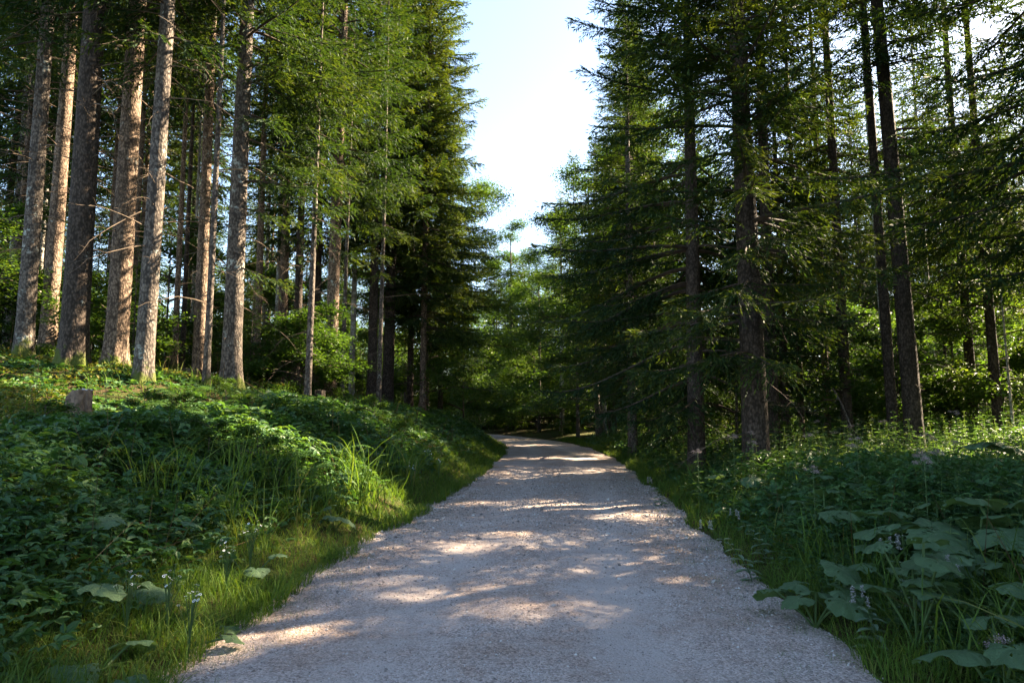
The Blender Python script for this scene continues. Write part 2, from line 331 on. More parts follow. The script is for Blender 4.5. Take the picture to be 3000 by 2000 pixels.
def trunk_geo(r0, H, seed, near=True, bend=.02, lean=(0, 0), flare=.55, top=None):
    r = random.Random(seed); ph = r.uniform(0, 6.28); nf = r.choice([4, 5, 6])
    seg = 28 if near else 9
    top = top or H
    z = np.concatenate([[-.5], np.linspace(-.05, 1.2, 16 if near else 4), np.linspace(1.3, top, 70 if near else 12)]) if near else np.concatenate([[-.5, 0, .3], np.linspace(.8, top, 12)])
    cx = bend*H*.15*np.sin(z/H*2.6+ph) + lean[0]*z; cyy = bend*H*.15*np.cos(z/H*3.1+ph*2) + lean[1]*z
    a = np.arange(seg)*2*PI/seg
    rad = r0*np.clip(1-z/H, .02, 1)**.75
    fl = np.exp(-np.clip(z, -.2, None)/.33)
    rr = rad[:, None] + r0*flare*fl[:, None]*(.55+.45*np.cos(nf*a[None]+ph+.4*np.sin(a[None]*2)))
    if near:
        rr = rr*(1 + .05*(fbm(np.cos(a)[None]*2+z[:, None]*3+seed, np.sin(a)[None]*2+z[:, None]*1.3)-.47) + .035*(np.random.default_rng(seed).random((len(z), seg))-.5))
    V = np.stack([cx[:, None]+rr*np.cos(a), cyy[:, None]+rr*np.sin(a), np.repeat(z[:, None], seg, 1)], -1)
    g = Geo(); i = np.arange(len(z)-1)[:, None]*seg; j = np.arange(seg)[None]; j2 = (j+1) % seg
    g.add(V.reshape(-1, 3), np.stack([i+j, i+j2, i+seg+j2, i+seg+j], -1).reshape(-1, 4))
    def axis(zz): return np.array([np.interp(zz, z, cx), np.interp(zz, z, cyy), zz])
    def rad_at(zz): return r0*max(.02, 1-zz/H)**.75
    return g, axis, rad_at

def spruce_crown(seed, H, hb, L, axis, rad_at, hb_open=None, open_az=0, detail=1.0, droop=.45, dens=1.0, top=None, open_gain=1.0, width=1.0, base=None, lines=None):
    """needles (material 0) and branch wood (material 1) of a Norway spruce; branches facing open_az start lower"""
    q = np.random.default_rng(seed); g = Geo(); detail = detail*1.3 if detail >= .65 else detail
    hb_open = hb if hb_open is None else hb_open
    lo = min(hb, hb_open); top = top or H
    PV, PT, PN, PR, PL = [], [], [], [], []
    whorls = []; zz = lo
    while zz < min(H-.3, top):
        nb = max(3, int(round(5.6*dens*q.uniform(.8, 1.2)))); a0 = q.uniform(0, 2*PI)
        whorls += [(zz + q.normal(0, .07), a0 + b*2*PI/nb + q.normal(0, .22)) for b in range(nb)]
        zz += q.uniform(.46, .74)*(1 if zz < H*.8 else .7)
        if q.random() < .5: whorls.append((zz - q.uniform(.1, .3), q.uniform(0, 2*PI)))
    for z, az in whorls:
        d = math.cos(az-open_az)
        f = .5+.5*d
        start = hb + (hb_open-hb)*f**2.2
        if z < start + q.uniform(-.6, .6): continue
        k = min(.995, max(0., (z-lo)/(H-lo)))
        ln = L*(1-k)**.72*q.uniform(.6, 1.2)*(1+(open_gain-1)*f)*min(1, .62+.4*(z-start)/2.5)
        if ln < .25: ln = .25
        up = .1 + .75*k**2
        n = 9; s = np.linspace(0, 1, n)
        side_w = q.uniform(-.12, .12)
        h = np.array([math.cos(az), math.sin(az), 0]); sd = np.array([-math.sin(az), math.cos(az), 0])
        dr = droop*(1-k)**.6*q.uniform(.5, 1.5)
        P = axis(z)[None] + ln*(s[:, None]*h + (side_w*s**2)[:, None]*sd + (up*s - dr*1.5*s**1.6 + dr*.85*s**3)[:, None]*np.array([0, 0, 1]))
        if base is not None and not clears_sun(P[2:] + base + np.array([0, 0, -.12]), SUNNY_A if lines is None else lines): continue
        tube(g, P, (.008+.011*ln)*(1-.85*s), 4, 1, q.random())
        # secondary branchlets
        m = max(5, int(ln/.06*detail))
        s0 = .1 + .12*(1-k)
        sj = s0 + (1-s0)*(np.arange(m)+q.random(m))/m
        B = np.stack([np.interp(sj, s, P[:, c]) for c in range(3)], -1)
        T = norm(np.stack([np.interp(sj, s, np.gradient(P[:, c], s)) for c in range(3)], -1))
        sg = np.where(np.arange(m) % 2, 1., -1.)
        th = R(55)+q.normal(0, .18, m) - .45*sj
        lj = (.13 + min(.85, .36*ln)*(1-sj)**.6*np.minimum(1, .45+sj*1.4))*q.uniform(.7, 1.2, m)
        D = T*np.cos(th)[:, None] + (sd[None]*sg[:, None])*np.sin(th)[:, None]
        hang = (.12+.95*q.random(m)**1.5)*(1-.6*k)*(droop/.45)
        cnt = np.maximum(2, (lj/.042*detail).astype(int)); cnt2 = cnt
        J = np.repeat(np.arange(m), cnt2); tot = len(J)
        qq = (np.arange(tot) - np.repeat(np.cumsum(cnt2)-cnt2, cnt2) + q.random(tot)*.6+.3)/np.repeat(cnt2, cnt2)
        pos = B[J] + D[J]*(lj[J]*qq)[:, None]; pos[:, 2] -= hang[J]*lj[J]*qq**1.5
        Dl = D[J].copy(); Dl[:, 2] -= hang[J]*1.5*qq**.5; Dl = norm(Dl)
        E = norm(T[J] - Dl*(T[J]*Dl).sum(-1, keepdims=True))
        tw = q.choice([-1, 1], tot)*R(38)*q.uniform(.3, 1.2, tot)
        dirs = norm(Dl*np.cos(tw)[:, None] + E*np.sin(tw)[:, None] + q.normal(0, .14, (tot, 3)))
        leng = q.uniform(.10, .18, tot)/detail**.7
        PV.append(pos); PT.append(dirs); PL.append(leng)
        PN.append(norm(np.cross(dirs, np.array([0, 0, 1.])+q.normal(0, .55, (tot, 3)))))
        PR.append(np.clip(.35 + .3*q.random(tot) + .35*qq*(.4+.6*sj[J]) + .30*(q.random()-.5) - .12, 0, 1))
        # shoots along the main axis
        m2 = max(4, int(ln/.035*detail)); s2 = q.uniform(.35, 1, m2)
        B2 = np.stack([np.interp(s2, s, P[:, c]) for c in range(3)], -1)
        T2 = norm(np.stack([np.interp(s2, s, np.gradient(P[:, c], s)) for c in range(3)], -1))
        d2 = norm(T2 + q.normal(0, .35, (m2, 3)))
        PV.append(B2); PT.append(d2); PL.append(q.uniform(.09, .15, m2)/detail**.6)
        PN.append(norm(np.cross(d2, q.normal(0, 1, (m2, 3))))); PR.append(np.clip(.4+.5*q.random(m2), 0, 1))
    p = np.concatenate(PV); d = np.concatenate(PT); nn = np.concatenate(PN); l = np.concatenate(PL); r = np.concatenate(PR)
    wd = l*q.uniform(.09, .13, len(l))*width*(1.25 if detail < .7 else 1)
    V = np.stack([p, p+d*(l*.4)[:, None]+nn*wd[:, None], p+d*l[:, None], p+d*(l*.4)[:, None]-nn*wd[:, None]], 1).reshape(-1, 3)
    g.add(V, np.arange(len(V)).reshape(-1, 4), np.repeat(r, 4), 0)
    return g

def dead_branch_geo(seed, ln, droop=.25):
    q = np.random.default_rng(seed); g = Geo()
    s = np.linspace(0, 1, 9); wob = np.cumsum(q.normal(0, .022, (9, 3)), 0)*ln
    up = q.uniform(-.25, .3)
    P = np.stack([s*ln, 0*s, ln*(up*s - droop*s**2)], -1) + wob*s[:, None]; P -= P[0]
    tube(g, P, (.003+.0045*ln)*(1-.75*s), 5, 0, q.random())
    for k in range(q.integers(6, 14)):
        a = q.uniform(.25, .95); b = np.array([np.interp(a, s, P[:, c]) for c in range(3)])
        l2 = ln*q.uniform(.12, .38)*(1.2-a); sgn = q.choice([-1, 1])
        t = np.linspace(0, 1, 4)[:, None]
        d = np.array([q.uniform(.2, 1), sgn*q.uniform(.5, 1), q.uniform(-.5, .25)])
        tube(g, b + t*d*l2 + t**2*np.array([0, 0, -.25*l2]), .0032*(1-.7*t[:, 0]), 3, 0, q.random())
    return g
DEAD = None

def add_dead(root, axis, rad_at, zs, seed, n, lmin=.5, lmax=2.0, az0=None):
    """separate dead branches on the bare part of a trunk"""
    global DEAD
    if DEAD is None:
        DEAD = [dead_branch_geo(500+k, 1.0, .1+.08*(k % 5)).mesh("dead_branch", [M_twig]) for k in range(9)]
    q = random.Random(seed)
    for k in range(n):
        z = zs[0] + (zs[1]-zs[0])*((k+q.random())/n)
        az = q.uniform(0, 2*PI) if az0 is None else az0 + q.uniform(-1.5, 1.5)
        o = bpy.data.objects.new("dead_branch", q.choice(DEAD)); link(o, root)
        p = axis(z); rr = rad_at(z)*.8
        o.location = (p[0]+math.cos(az)*rr, p[1]+math.sin(az)*rr, z)
        o.rotation_euler = (q.uniform(-.4, .4), q.uniform(-.1, .3), az)
        s = q.uniform(lmin, lmax); o.scale = (s, s, s)

def stubs(g, axis, rad_at, zs, seed, n):
    q = np.random.default_rng(seed)
    for k in range(n):
        z = q.uniform(*zs); az = q.uniform(0, 2*PI); l = q.uniform(.04, .16); p = axis(z); r = rad_at(z)
        d = np.array([math.cos(az), math.sin(az), q.uniform(-.3, .3)])
        t = np.linspace(0, 1, 3)[:, None]
        tube(g, p + d*(r*.85 + l*t), .016*(1-.5*t[:, 0]), 5, 1, .5)

def z_at(x, y): return float(ground_h(x, y)) - .03

def make_spruce(name, label, x, y, dia, H, hb, L, seed, bark, near=True, lean=(0, 0), dead=0, dead_z=(2, 8), cat="spruce tree", group=None, dead_az=None, flare=.55, carve=True, **kw):
    root = tag(empty(name, (x, y, z_at(x, y))), label, cat, group)
    tg, axis, rad_at = trunk_geo(dia/2, H, seed, near, lean=lean, flare=flare)
    if near: stubs(tg, axis, rad_at, (.8, hb+1), seed+5, 26)
    tg.obj("trunk", [bark, M_limb], root, smooth=True)
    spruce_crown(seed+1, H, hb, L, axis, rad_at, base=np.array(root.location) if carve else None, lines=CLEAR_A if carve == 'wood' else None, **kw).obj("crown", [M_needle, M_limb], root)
    if dead: add_dead(root, axis, rad_at, dead_z, seed+9, dead, az0=dead_az)
    return root

def copy_tree(src, loc, rz, label, group, s=1.0):
    r = src.copy(); C.objects.link(r); r.location = loc; r.rotation_euler = (0, 0, rz); r.scale = (s, s, s)
    r["label"] = label
    if group: r["group"] = group
    elif "group" in r: del r["group"]
    for ch in src.children:
        c = ch.copy(); C.objects.link(c); c.parent = r
    return r

G_ROADL = "spruces standing along the left bank"
def hero(u, v, Y, dia, label, H, hb, L, bark, seed, **kw):
    x = px_x(u, v, Y)
    return make_spruce(kw.pop("name", "spruce_tree"), label, x, Y, dia, H, hb, L, seed, bark, **kw)

# --- left bank: the tall bare trunks (u, v of the foot in the photograph; depth; diameter)
hero(45, 830, 15.4, .38, "dark grey bare spruce trunk at the outer edge, before the stump", 26, 7.2, 2.6, M_bark_grey, 11, dead=38, dead_z=(2.5, 9), detail=.8, dens=.8)
hero(160, 820, 14.0, .53, "thickest dark spruce trunk in shade, up the bank behind the stump", 29, 8, 2.8, M_bark_dark_shaded, 12, dead=38, dead_z=(3, 10), detail=.8, dens=.8)
hero(106, 800, 18.5, .42, "sunlit orange spruce trunk with mossy foot behind the thickest dark trunk", 28, 8, 2.6, M_bark, 13, dead=38, dead_z=(3, 10), detail=.7, dens=.8)
hero(260, 805, 15.6, .5, "stout sunlit spruce trunk with flared mossy roots", 28, 7.8, 2.8, M_bark, 14, dead=38, dead_z=(3, 9.5), detail=.8, dens=.8, flare=.8)
hero(325, 885, 13.4, .36, "straight spruce with speckled grey bark rising from the bank front, uphill of the stump", 26, 7, 2.6, M_bark_grey, 15, dead=38, dead_z=(2.5, 9), detail=.8, dens=.8, hb_open=6.5, open_az=0)
hero(20, 745, 23, .42, "mottled grey spruce trunk deep in the wood beside the outer edge", 27, 11, 2.6, M_bark_grey, 16, dead=8, dead_z=(3, 10), detail=.6, dens=.8)
hero(455, 815, 19.0, .34, "brown spruce trunk half in sun with a thin dead stem beside it", 25, 8.5, 2.4, M_bark, 17, dead=16, dead_z=(2, 8.5), detail=.7, dens=.8)
hero(470, 872, 14.6, .15, "thin bare spruce pole in front of a brown trunk", 17, 7.5, 1.2, M_bark_grey, 18, dead=12, dead_z=(1.5, 7.5), detail=.8, dens=.7)
hero(540, 845, 15.6, .44, "spruce with buttressed foot and bright green boughs hanging toward the road", 24, 9.5, 3.2, M_bark_grey, 19, carve=False, dead=10, dead_z=(2, 6.5), hb_open=3.0, open_az=R(-25), detail=1.05, dens=.85, open_gain=1.1, flare=.8)
hero(760, 878, 19.6, .38, "straight brown spruce trunk above a bare slope with root plate beside it", 26, 7.2, 2.9, M_bark, 20, carve=False, dead=6, dead_z=(1.5, 5), hb_open=4.6, open_az=R(-30), detail=.9, dens=1.1)
hero(850, 905, 26, .38, "dark spruce trunk standing behind the thin speckled pole", 24, 6.0, 2.9, M_bark_dark_shaded, 21, carve='wood', dead=6, dead_z=(1.5, 6), hb_open=5, open_az=R(-30), detail=.8, dens=1.1)
hero(890, 925, 27.5, .48, "stout dark red-brown spruce trunk bristling with dead twigs", 26, 6.0, 3.2, M_bark_dark_shaded, 22, carve='wood', dead=18, dead_z=(1, 6), hb_open=5, open_az=R(-20), detail=.85, dens=1.1)
hero(870, 940, 22.0, .16, "thin speckled grey pole of a young spruce with no low boughs", 16, 6.2, 1.8, M_bark_grey, 23, dead=10, dead_z=(1.5, 6), hb_open=4.6, open_az=R(-70), detail=.9)
hero(975, 955, 28.0, .28, "slim spruce nearest the road on the left bank, its dense crown edging the sky", 24, 4.6, 3.2, M_bark, 24, carve=False, dead=10, dead_z=(1, 4.4), hb_open=3.2, open_az=R(20), detail=.95, dens=1.9, open_gain=1.05, width=1.25)
hero(703, 920, 16.5, .17, "crooked thin spruce leaning over a bare patch of bank", 13, 4.6, 1.5, M_bark_grey, 25, carve=False, dead=8, dead_z=(1, 4.5), lean=(.012, .0), detail=.9)
hero(790, 895, 22.5, .15, "thin straight pole between a brown trunk and a pale trunk", 15, 7, 1.3, M_bark_grey, 26, dead=8, dead_z=(1, 6), detail=.7)
hero(650, 850, 24, .36, "spruce trunk draped with hanging twigs behind the sunlit pole", 24, 8.5, 1.6, M_bark, 27, dead=16, dead_z=(1, 6), hb_open=6.5, open_az=R(-40), detail=.8, dens=.8)
hero(676, 845, 23.5, .30, "plain mid-brown spruce trunk beside the twig-draped one", 23, 9, 1.5, M_bark_dark_shaded, 28, dead=8, dead_z=(1, 6), detail=.7)
hero(590, 825, 23, .26, "narrow dark spruce trunk behind the buttressed tree", 22, 9, 1.5, M_bark, 29, dead=8, dead_z=(1, 6), detail=.7)
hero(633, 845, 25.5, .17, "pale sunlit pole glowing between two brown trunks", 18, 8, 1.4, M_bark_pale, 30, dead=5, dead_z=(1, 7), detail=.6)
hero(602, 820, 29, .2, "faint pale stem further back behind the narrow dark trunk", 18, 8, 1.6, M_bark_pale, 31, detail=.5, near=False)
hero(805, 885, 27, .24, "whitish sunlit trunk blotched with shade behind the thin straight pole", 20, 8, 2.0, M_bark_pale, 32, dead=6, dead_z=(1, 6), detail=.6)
hero(403, 800, 22, .2, "reddish slim trunk, one of two close together", 20, 9, 1.7, M_bark, 33, dead=10, dead_z=(2, 8), detail=.6)
hero(419, 800, 22.6, .17, "darker twin of the reddish slim trunk, standing against it", 20, 9, 1.6, M_bark_dark_shaded, 34, dead=8, dead_z=(2, 8), detail=.6)
hero(440, 790, 27, .17, "whitish birch-like stem behind the brown half-lit trunk", 19, 10, 1.5, M_bark_pale, 35, near=False, detail=.5)
hero(296, 790, 23, .22, "slim trunk hidden behind the stout sunlit one", 21, 9, 1.8, M_bark, 36, near=False, detail=.5)
hero(88, 745, 29, .24, "pale pinkish stem in sun far up the bank behind the outer trunks", 21, 10, 1.8, M_bark_pale, 37, near=False, detail=.5)
hero(104, 760, 25, .22, "slim shaded stem directly beside the sunlit mossy-footed trunk", 21, 10, 1.8, M_bark, 38, near=False, detail=.5)

hero(938, 950, 31, .3, "bushy spruce filling the gap behind the slim roadside spruce", 24, 4.2, 3.5, M_bark_dark_shaded, 39, carve='wood', detail=.85, dens=1.6, width=1.25)
hero(1010, 960, 36, .28, "half hidden spruce furthest along the left road edge", 19, 2.6, 3.2, M_bark_dark_shaded, 40, carve='wood', detail=.8, dens=1.5, width=1.25)
hero(720, 880, 25, .3, "full dark spruce closing the view between brown trunks on the bank", 25, 5.0, 3.2, M_bark_dark_shaded, 41, carve='wood', detail=.8, dens=1.4, width=1.2)
# --- right side of the road: dark spruces with low boughs
hero(1726, 990, 13.4, .52, "massive dark spruce trunk with low drooping boughs right of the road", 19, 3.8, 3.7, M_bark_dark_shaded, 51, dead=12, dead_z=(1, 5), hb_open=2.0, open_az=R(235), detail=1.0, dens=1.45)
hero(1600, 975, 16.2, .42, "dark spruce with boughs almost to the ground, closest to the right verge", 18, 2.4, 4.3, M_bark_dark_shaded, 52, dead=8, dead_z=(.8, 3), hb_open=1.8, open_az=R(200), detail=1.0, dens=1.5)
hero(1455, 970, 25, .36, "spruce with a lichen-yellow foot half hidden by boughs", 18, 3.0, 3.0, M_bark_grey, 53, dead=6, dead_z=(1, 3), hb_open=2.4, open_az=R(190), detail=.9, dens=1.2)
hero(1780, 970, 17, .34, "black-looking spruce trunk beside the massive one", 25, 6.5, 2.6, M_bark_dark_shaded, 54, dead=14, dead_z=(1, 6.5), hb_open=4, open_az=R(230), detail=.8, dens=1.2)
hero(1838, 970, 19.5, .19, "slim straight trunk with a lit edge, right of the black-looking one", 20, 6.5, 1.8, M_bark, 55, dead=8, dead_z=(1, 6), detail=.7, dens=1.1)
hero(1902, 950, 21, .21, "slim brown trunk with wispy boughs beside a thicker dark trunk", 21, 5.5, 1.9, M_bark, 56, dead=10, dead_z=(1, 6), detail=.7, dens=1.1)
hero(1945, 940, 18.5, .30, "dark trunk with a thin dead tree leaning beside it", 24, 7.5, 2.3, M_bark_dark_shaded, 57, dead=14, dead_z=(1.5, 8), lean=(-.01, 0), detail=.8, dens=1.1)
hero(2055, 935, 17.2, .27, "slimmer of the tall dark pair standing touching", 24, 8.0, 2.2, M_bark_dark_shaded, 58, dead=10, dead_z=(2, 8), lean=(-.012, 0), detail=.8, dens=1.1)
hero(2085, 932, 16.6, .43, "thicker of the tall dark pair standing touching", 27, 7.5, 2.9, M_bark_dark_shaded, 59, dead=14, dead_z=(2, 8), lean=(-.018, 0), detail=.85, dens=1.1)
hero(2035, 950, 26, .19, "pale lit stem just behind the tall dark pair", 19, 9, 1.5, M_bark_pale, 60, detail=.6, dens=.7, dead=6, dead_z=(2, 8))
hero(2240, 940, 21, .30, "mid-dark spruce trunk, first beyond the tall pair", 24, 5.6, 2.6, M_bark_dark_shaded, 61, dead=12, dead_z=(1, 6), detail=.8, dens=1.25)
hero(2297, 940, 18.5, .27, "dark spruce trunk with sunny hanging boughs at the outer edge", 23, 4.6, 2.7, M_bark_dark_shaded, 62, dead=12, dead_z=(1, 5), lean=(-.01, 0), hb_open=3.6, open_az=R(240), detail=.85, dens=1.2)
hero(2182, 940, 23, .11, "very thin dark pole between the tall pair and the next trunk", 14, 7, 1.1, M_bark_dark_shaded, 63, dead=6, dead_z=(1, 6), detail=.6)
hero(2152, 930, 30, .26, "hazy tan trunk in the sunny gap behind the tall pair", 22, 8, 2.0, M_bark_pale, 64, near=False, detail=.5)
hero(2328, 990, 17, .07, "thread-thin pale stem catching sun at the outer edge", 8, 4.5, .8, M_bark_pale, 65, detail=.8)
hero(1290, 970, 52, .38, "pale trunk standing alone where the road bends", 19, 8.5, 2.4, M_bark_pale, 66, dead=12, dead_z=(4, 8.5), detail=.7)
for k, (u, dd, lb) in enumerate([(1371, .13, "thin reddish pole, first of the sunlit poles beside the bend"), (1380, .17, "grey pole in the middle of the sunlit poles beside the bend"),
                                 (1389, .15, "lit pale pole at the end of the sunlit poles beside the bend"), (1325, .18, "short grey trunk between the lone pale trunk and the sunlit poles"),
                                 (1413, .24, "dark trunk just past the sunlit poles beside the bend")]):
    hero(u, 968, 41+k*.8, dd*1.3, lb, 19, 6.5, 1.9, [M_bark, M_bark_grey, M_bark_pale, M_bark_grey, M_bark_dark_shaded][k], 70+k, near=False, detail=.6)

for k, (x, y, H_, hb_, L_, lb) in enumerate([(5.6, 21, 12.5, 1.2, 2.8, "low bushy spruce filling the dark gap between the lichen-footed trunk and its neighbour"), (7.4, 18.6, 12, 1.6, 2.3, "dark half-grown spruce behind the massive trunk"),
        (7.2, 26, 13, 1.2, 2.8, "half-grown spruce behind the low bushy one"), (6.3, 32, 18, 2.5, 3.0, "mid-sized spruce added beyond the lichen-footed trunk to shade the left crowns"), (4.9, 28, 21, 2.6, 2.7, "upright spruce added directly behind the lichen-footed trunk, shading the left crowns"), (5.7, 32.8, 24, 2.4, 3.0, "slim tall spruce added beside the mid-sized one to shade the left crowns"), (7.2, 38.5, 25, 3, 3.2, "tall spruce added behind the broad beech at the sky gap for shade"), (6.9, 35, 24, 3, 3.2, "tall spruce added for shade before the sunlit poles beside the bend")]):
    make_spruce("spruce_tree", lb, x, y, .2+.005*H_, H_, hb_, L_, 260+9*k, M_bark_dark_shaded, near=False, detail=.8, dens=1.35)  # from the mid-sized one on, added to shade the crowns across the road
for k, (x, y, hb_, lb) in enumerate([(9.6, 11.4, 4.2, "spruce just outside the view whose boughs hang into the top corner over the right verge"), (13.0, 14.6, 4.0, "full spruce just outside the view behind the right verge's outer edge"),
                                (9.4, 7.6, 4.0, "spruce beside the near right verge, outside the view"), (11.4, 10.0, 3.8, "spruce shading the foreground gravel, standing outside the view"), (13.6, 12.0, 3.6, "spruce behind the one shading the foreground gravel, outside the view"), (15.5, 11.5, 3.5, "second-row spruce outside the view, shading the near right verge")]):
    make_spruce("spruce_tree", lb, x, y, .4, 23, hb_, 3.4, 230+7*k, M_bark_dark_shaded, near=False, hb_open=hb_-.6, open_az=R(200), detail=.8, dens=1.05)
# dead tree leaning at the right
dt = tag(empty("dead_tree", (px_x(2012, 985, 16.3), 16.3, z_at(px_x(2012, 985, 16.3), 16.3))), "thin bark-stripped dead tree leaning against a dark trunk", "dead tree")
g = Geo(); s = np.linspace(0, 1, 14); tube(g, np.stack([-.85*s+.03*np.sin(s*9), .3*s, 2.1*s-.2], -1), .034*(1-.5*s), 8); g.obj("trunk", M_bark_grey, dt, True)
for k in range(6):
    o = bpy.data.objects.new("dead_branch", DEAD[k]); link(o, dt); f_ = .25+.12*k; o.location = (-.85*f_, .3*f_, 2.1*f_-.2); o.rotation_euler = (0, -.3, k*2.2); o.scale = (.5,)*3

# --- shared kinds for the wood behind
def variant(seed, H, dia, hb, L, bark, detail=.62, **kw):
    root = empty("spruce_tree"); tag(root, "spruce", "spruce tree")
    tg, axis, rad_at = trunk_geo(dia/2, H, seed, False); tg.obj("trunk", [bark], root, True)
    spruce_crown(seed+1, H, hb, L, axis, rad_at, detail=detail, **kw).obj("crown", [M_needle, M_limb], root)
    return root
VAR = [variant(100, 25, .34, 8.5, 2.7, M_bark), variant(110, 23, .28, 7.0, 2.4, M_bark_grey), variant(120, 27, .40, 9.5, 2.9, M_bark_dark_shaded),
       variant(130, 20, .24, 5.0, 2.5, M_bark), variant(140, 22, .3, 3.0, 3.2, M_bark_dark_shaded, dens=1.2), variant(150, 9, .14, 1.0, 1.9, M_bark_grey, detail=.8)]
used = set()
PLACED = []
def put(k, x, y, label, group, s=1.0):
    rz = random.uniform(0, 6.28)
    PLACED.append((x, y))
    if k not in used:
        used.add(k); o = VAR[k]; o.location = (x, y, z_at(x, y)); o.rotation_euler = (0, 0, rz); o.scale = (s, s, s); tag(o, label, None, group); return o
    return copy_tree(VAR[k], (x, y, z_at(x, y)), rz, label, group, s)

heroes = [(o.location.x, o.location.y) for o in C.objects if o.parent is None and o.get("category") in ("spruce tree",) and o not in VAR]
def blocks_sun(x, y, H=26, L=2.4, hb=6):
    hx, hy = math.sin(R(SUN_AZ)), math.cos(R(SUN_AZ))
    for tx, ty, tz, r in SUNNY + CLEARINGS:
        t = (x-tx)*hx + (y-ty)*hy
        if t < 1.2: continue
        off = abs((x-tx)*hy - (y-ty)*hx); z = tz + t*math.tan(R(SUN_EL)) - z_at(x, y)
        if hb-1 < z < H and off < r*.6 + L*(1-(z-hb)/(H-hb)*.85)*.75: return True
    return False
def far_enough(x, y, dmin, pts): return all((x-a)**2+(y-b)**2 > dmin*dmin for a, b in pts)
def fill(n, xr, yr_, kinds, label, group, dmin=2.6, cond=None, s=(.85, 1.1)):
    c = 0
    for _ in range(n*40):
        if c >= n: break
        x = random.uniform(*xr); y = random.uniform(*yr_)
        sd = x - float(road_x(y))
        if cond and not cond(x, y, sd): continue
        if not far_enough(x, y, dmin, PLACED) or not far_enough(x, y, 1.6, heroes): continue
        if blocks_sun(x, y, 5, 1.2, .5) if kinds == [5] else blocks_sun(x, y): continue
        put(random.choice(kinds), x, y, label, group, random.uniform(*s)); c += 1
in_view = lambda x, y, m=3: abs(x) < .78*y + m
fill(15, (-26, -6), (21, 36), [0, 1, 2, 3, 0], "brown spruce trunk among many in the left wood behind the bank", "spruces in the left wood", 2.4, lambda x, y, sd: sd < -6.5 and in_view(x, y))
fill(24, (-60, -8), (40, 80), [0, 1, 2, 3, 4], "distant spruce closing the view through the left wood", "far spruces of the left wood", 3.6, lambda x, y, sd: sd < -9 and in_view(x, y))
fill(9, (7, 28), (24, 40), [0, 1, 2, 3], "dark spruce among many in the right wood behind the verge", "spruces in the right wood", 2.8, lambda x, y, sd: sd > 6 and in_view(x, y))
fill(34, (6, 60), (42, 84), [0, 1, 2, 3, 4], "distant spruce closing the view through the right wood", "far spruces of the right wood", 3.2, lambda x, y, sd: sd > 7 and in_view(x, y))
fill(26, (8, 44), (25, 62), [4], "low-branched dark spruce filling the right wood between bare trunks", "low-branched spruces of the right wood", 2.3, lambda x, y, sd: sd > 6 and in_view(x, y))
fill(26, (-24, 22), (66, 92), [4, 4, 3], "dense spruce beyond the bend of the road", "spruces beyond the bend", 2.8, lambda x, y, sd: abs(sd) > 4 and not (-3 < x < 4.5 and y < 74), (.6, .85))
fill(16, (-9, 9), (70, 86), [4, 3], "low-branched spruce right behind the bend, closing the road's end", "spruces closing the road's end", 1.9, lambda x, y, sd: sd > 3, (.6, .95))
fill(48, (6, 42), (-8, 24), [0, 2, 4, 4], "spruce on the near right verge outside the view, shading the road", "spruces shading the near road", 2.6, lambda x, y, sd: x > .8*y+2.5)
fill(14, (-16, -4), (14, 34), [5], "young spruce growing under the left trees", "young spruces under the left trees", 2.2, lambda x, y, sd: sd < -8 and in_view(x, y), (.25, .55))
fill(10, (5, 20), (17, 36), [5], "young spruce growing under the right trees", "young spruces under the right trees", 2.4, lambda x, y, sd: sd > 4.5 and in_view(x, y), (.3, .6))

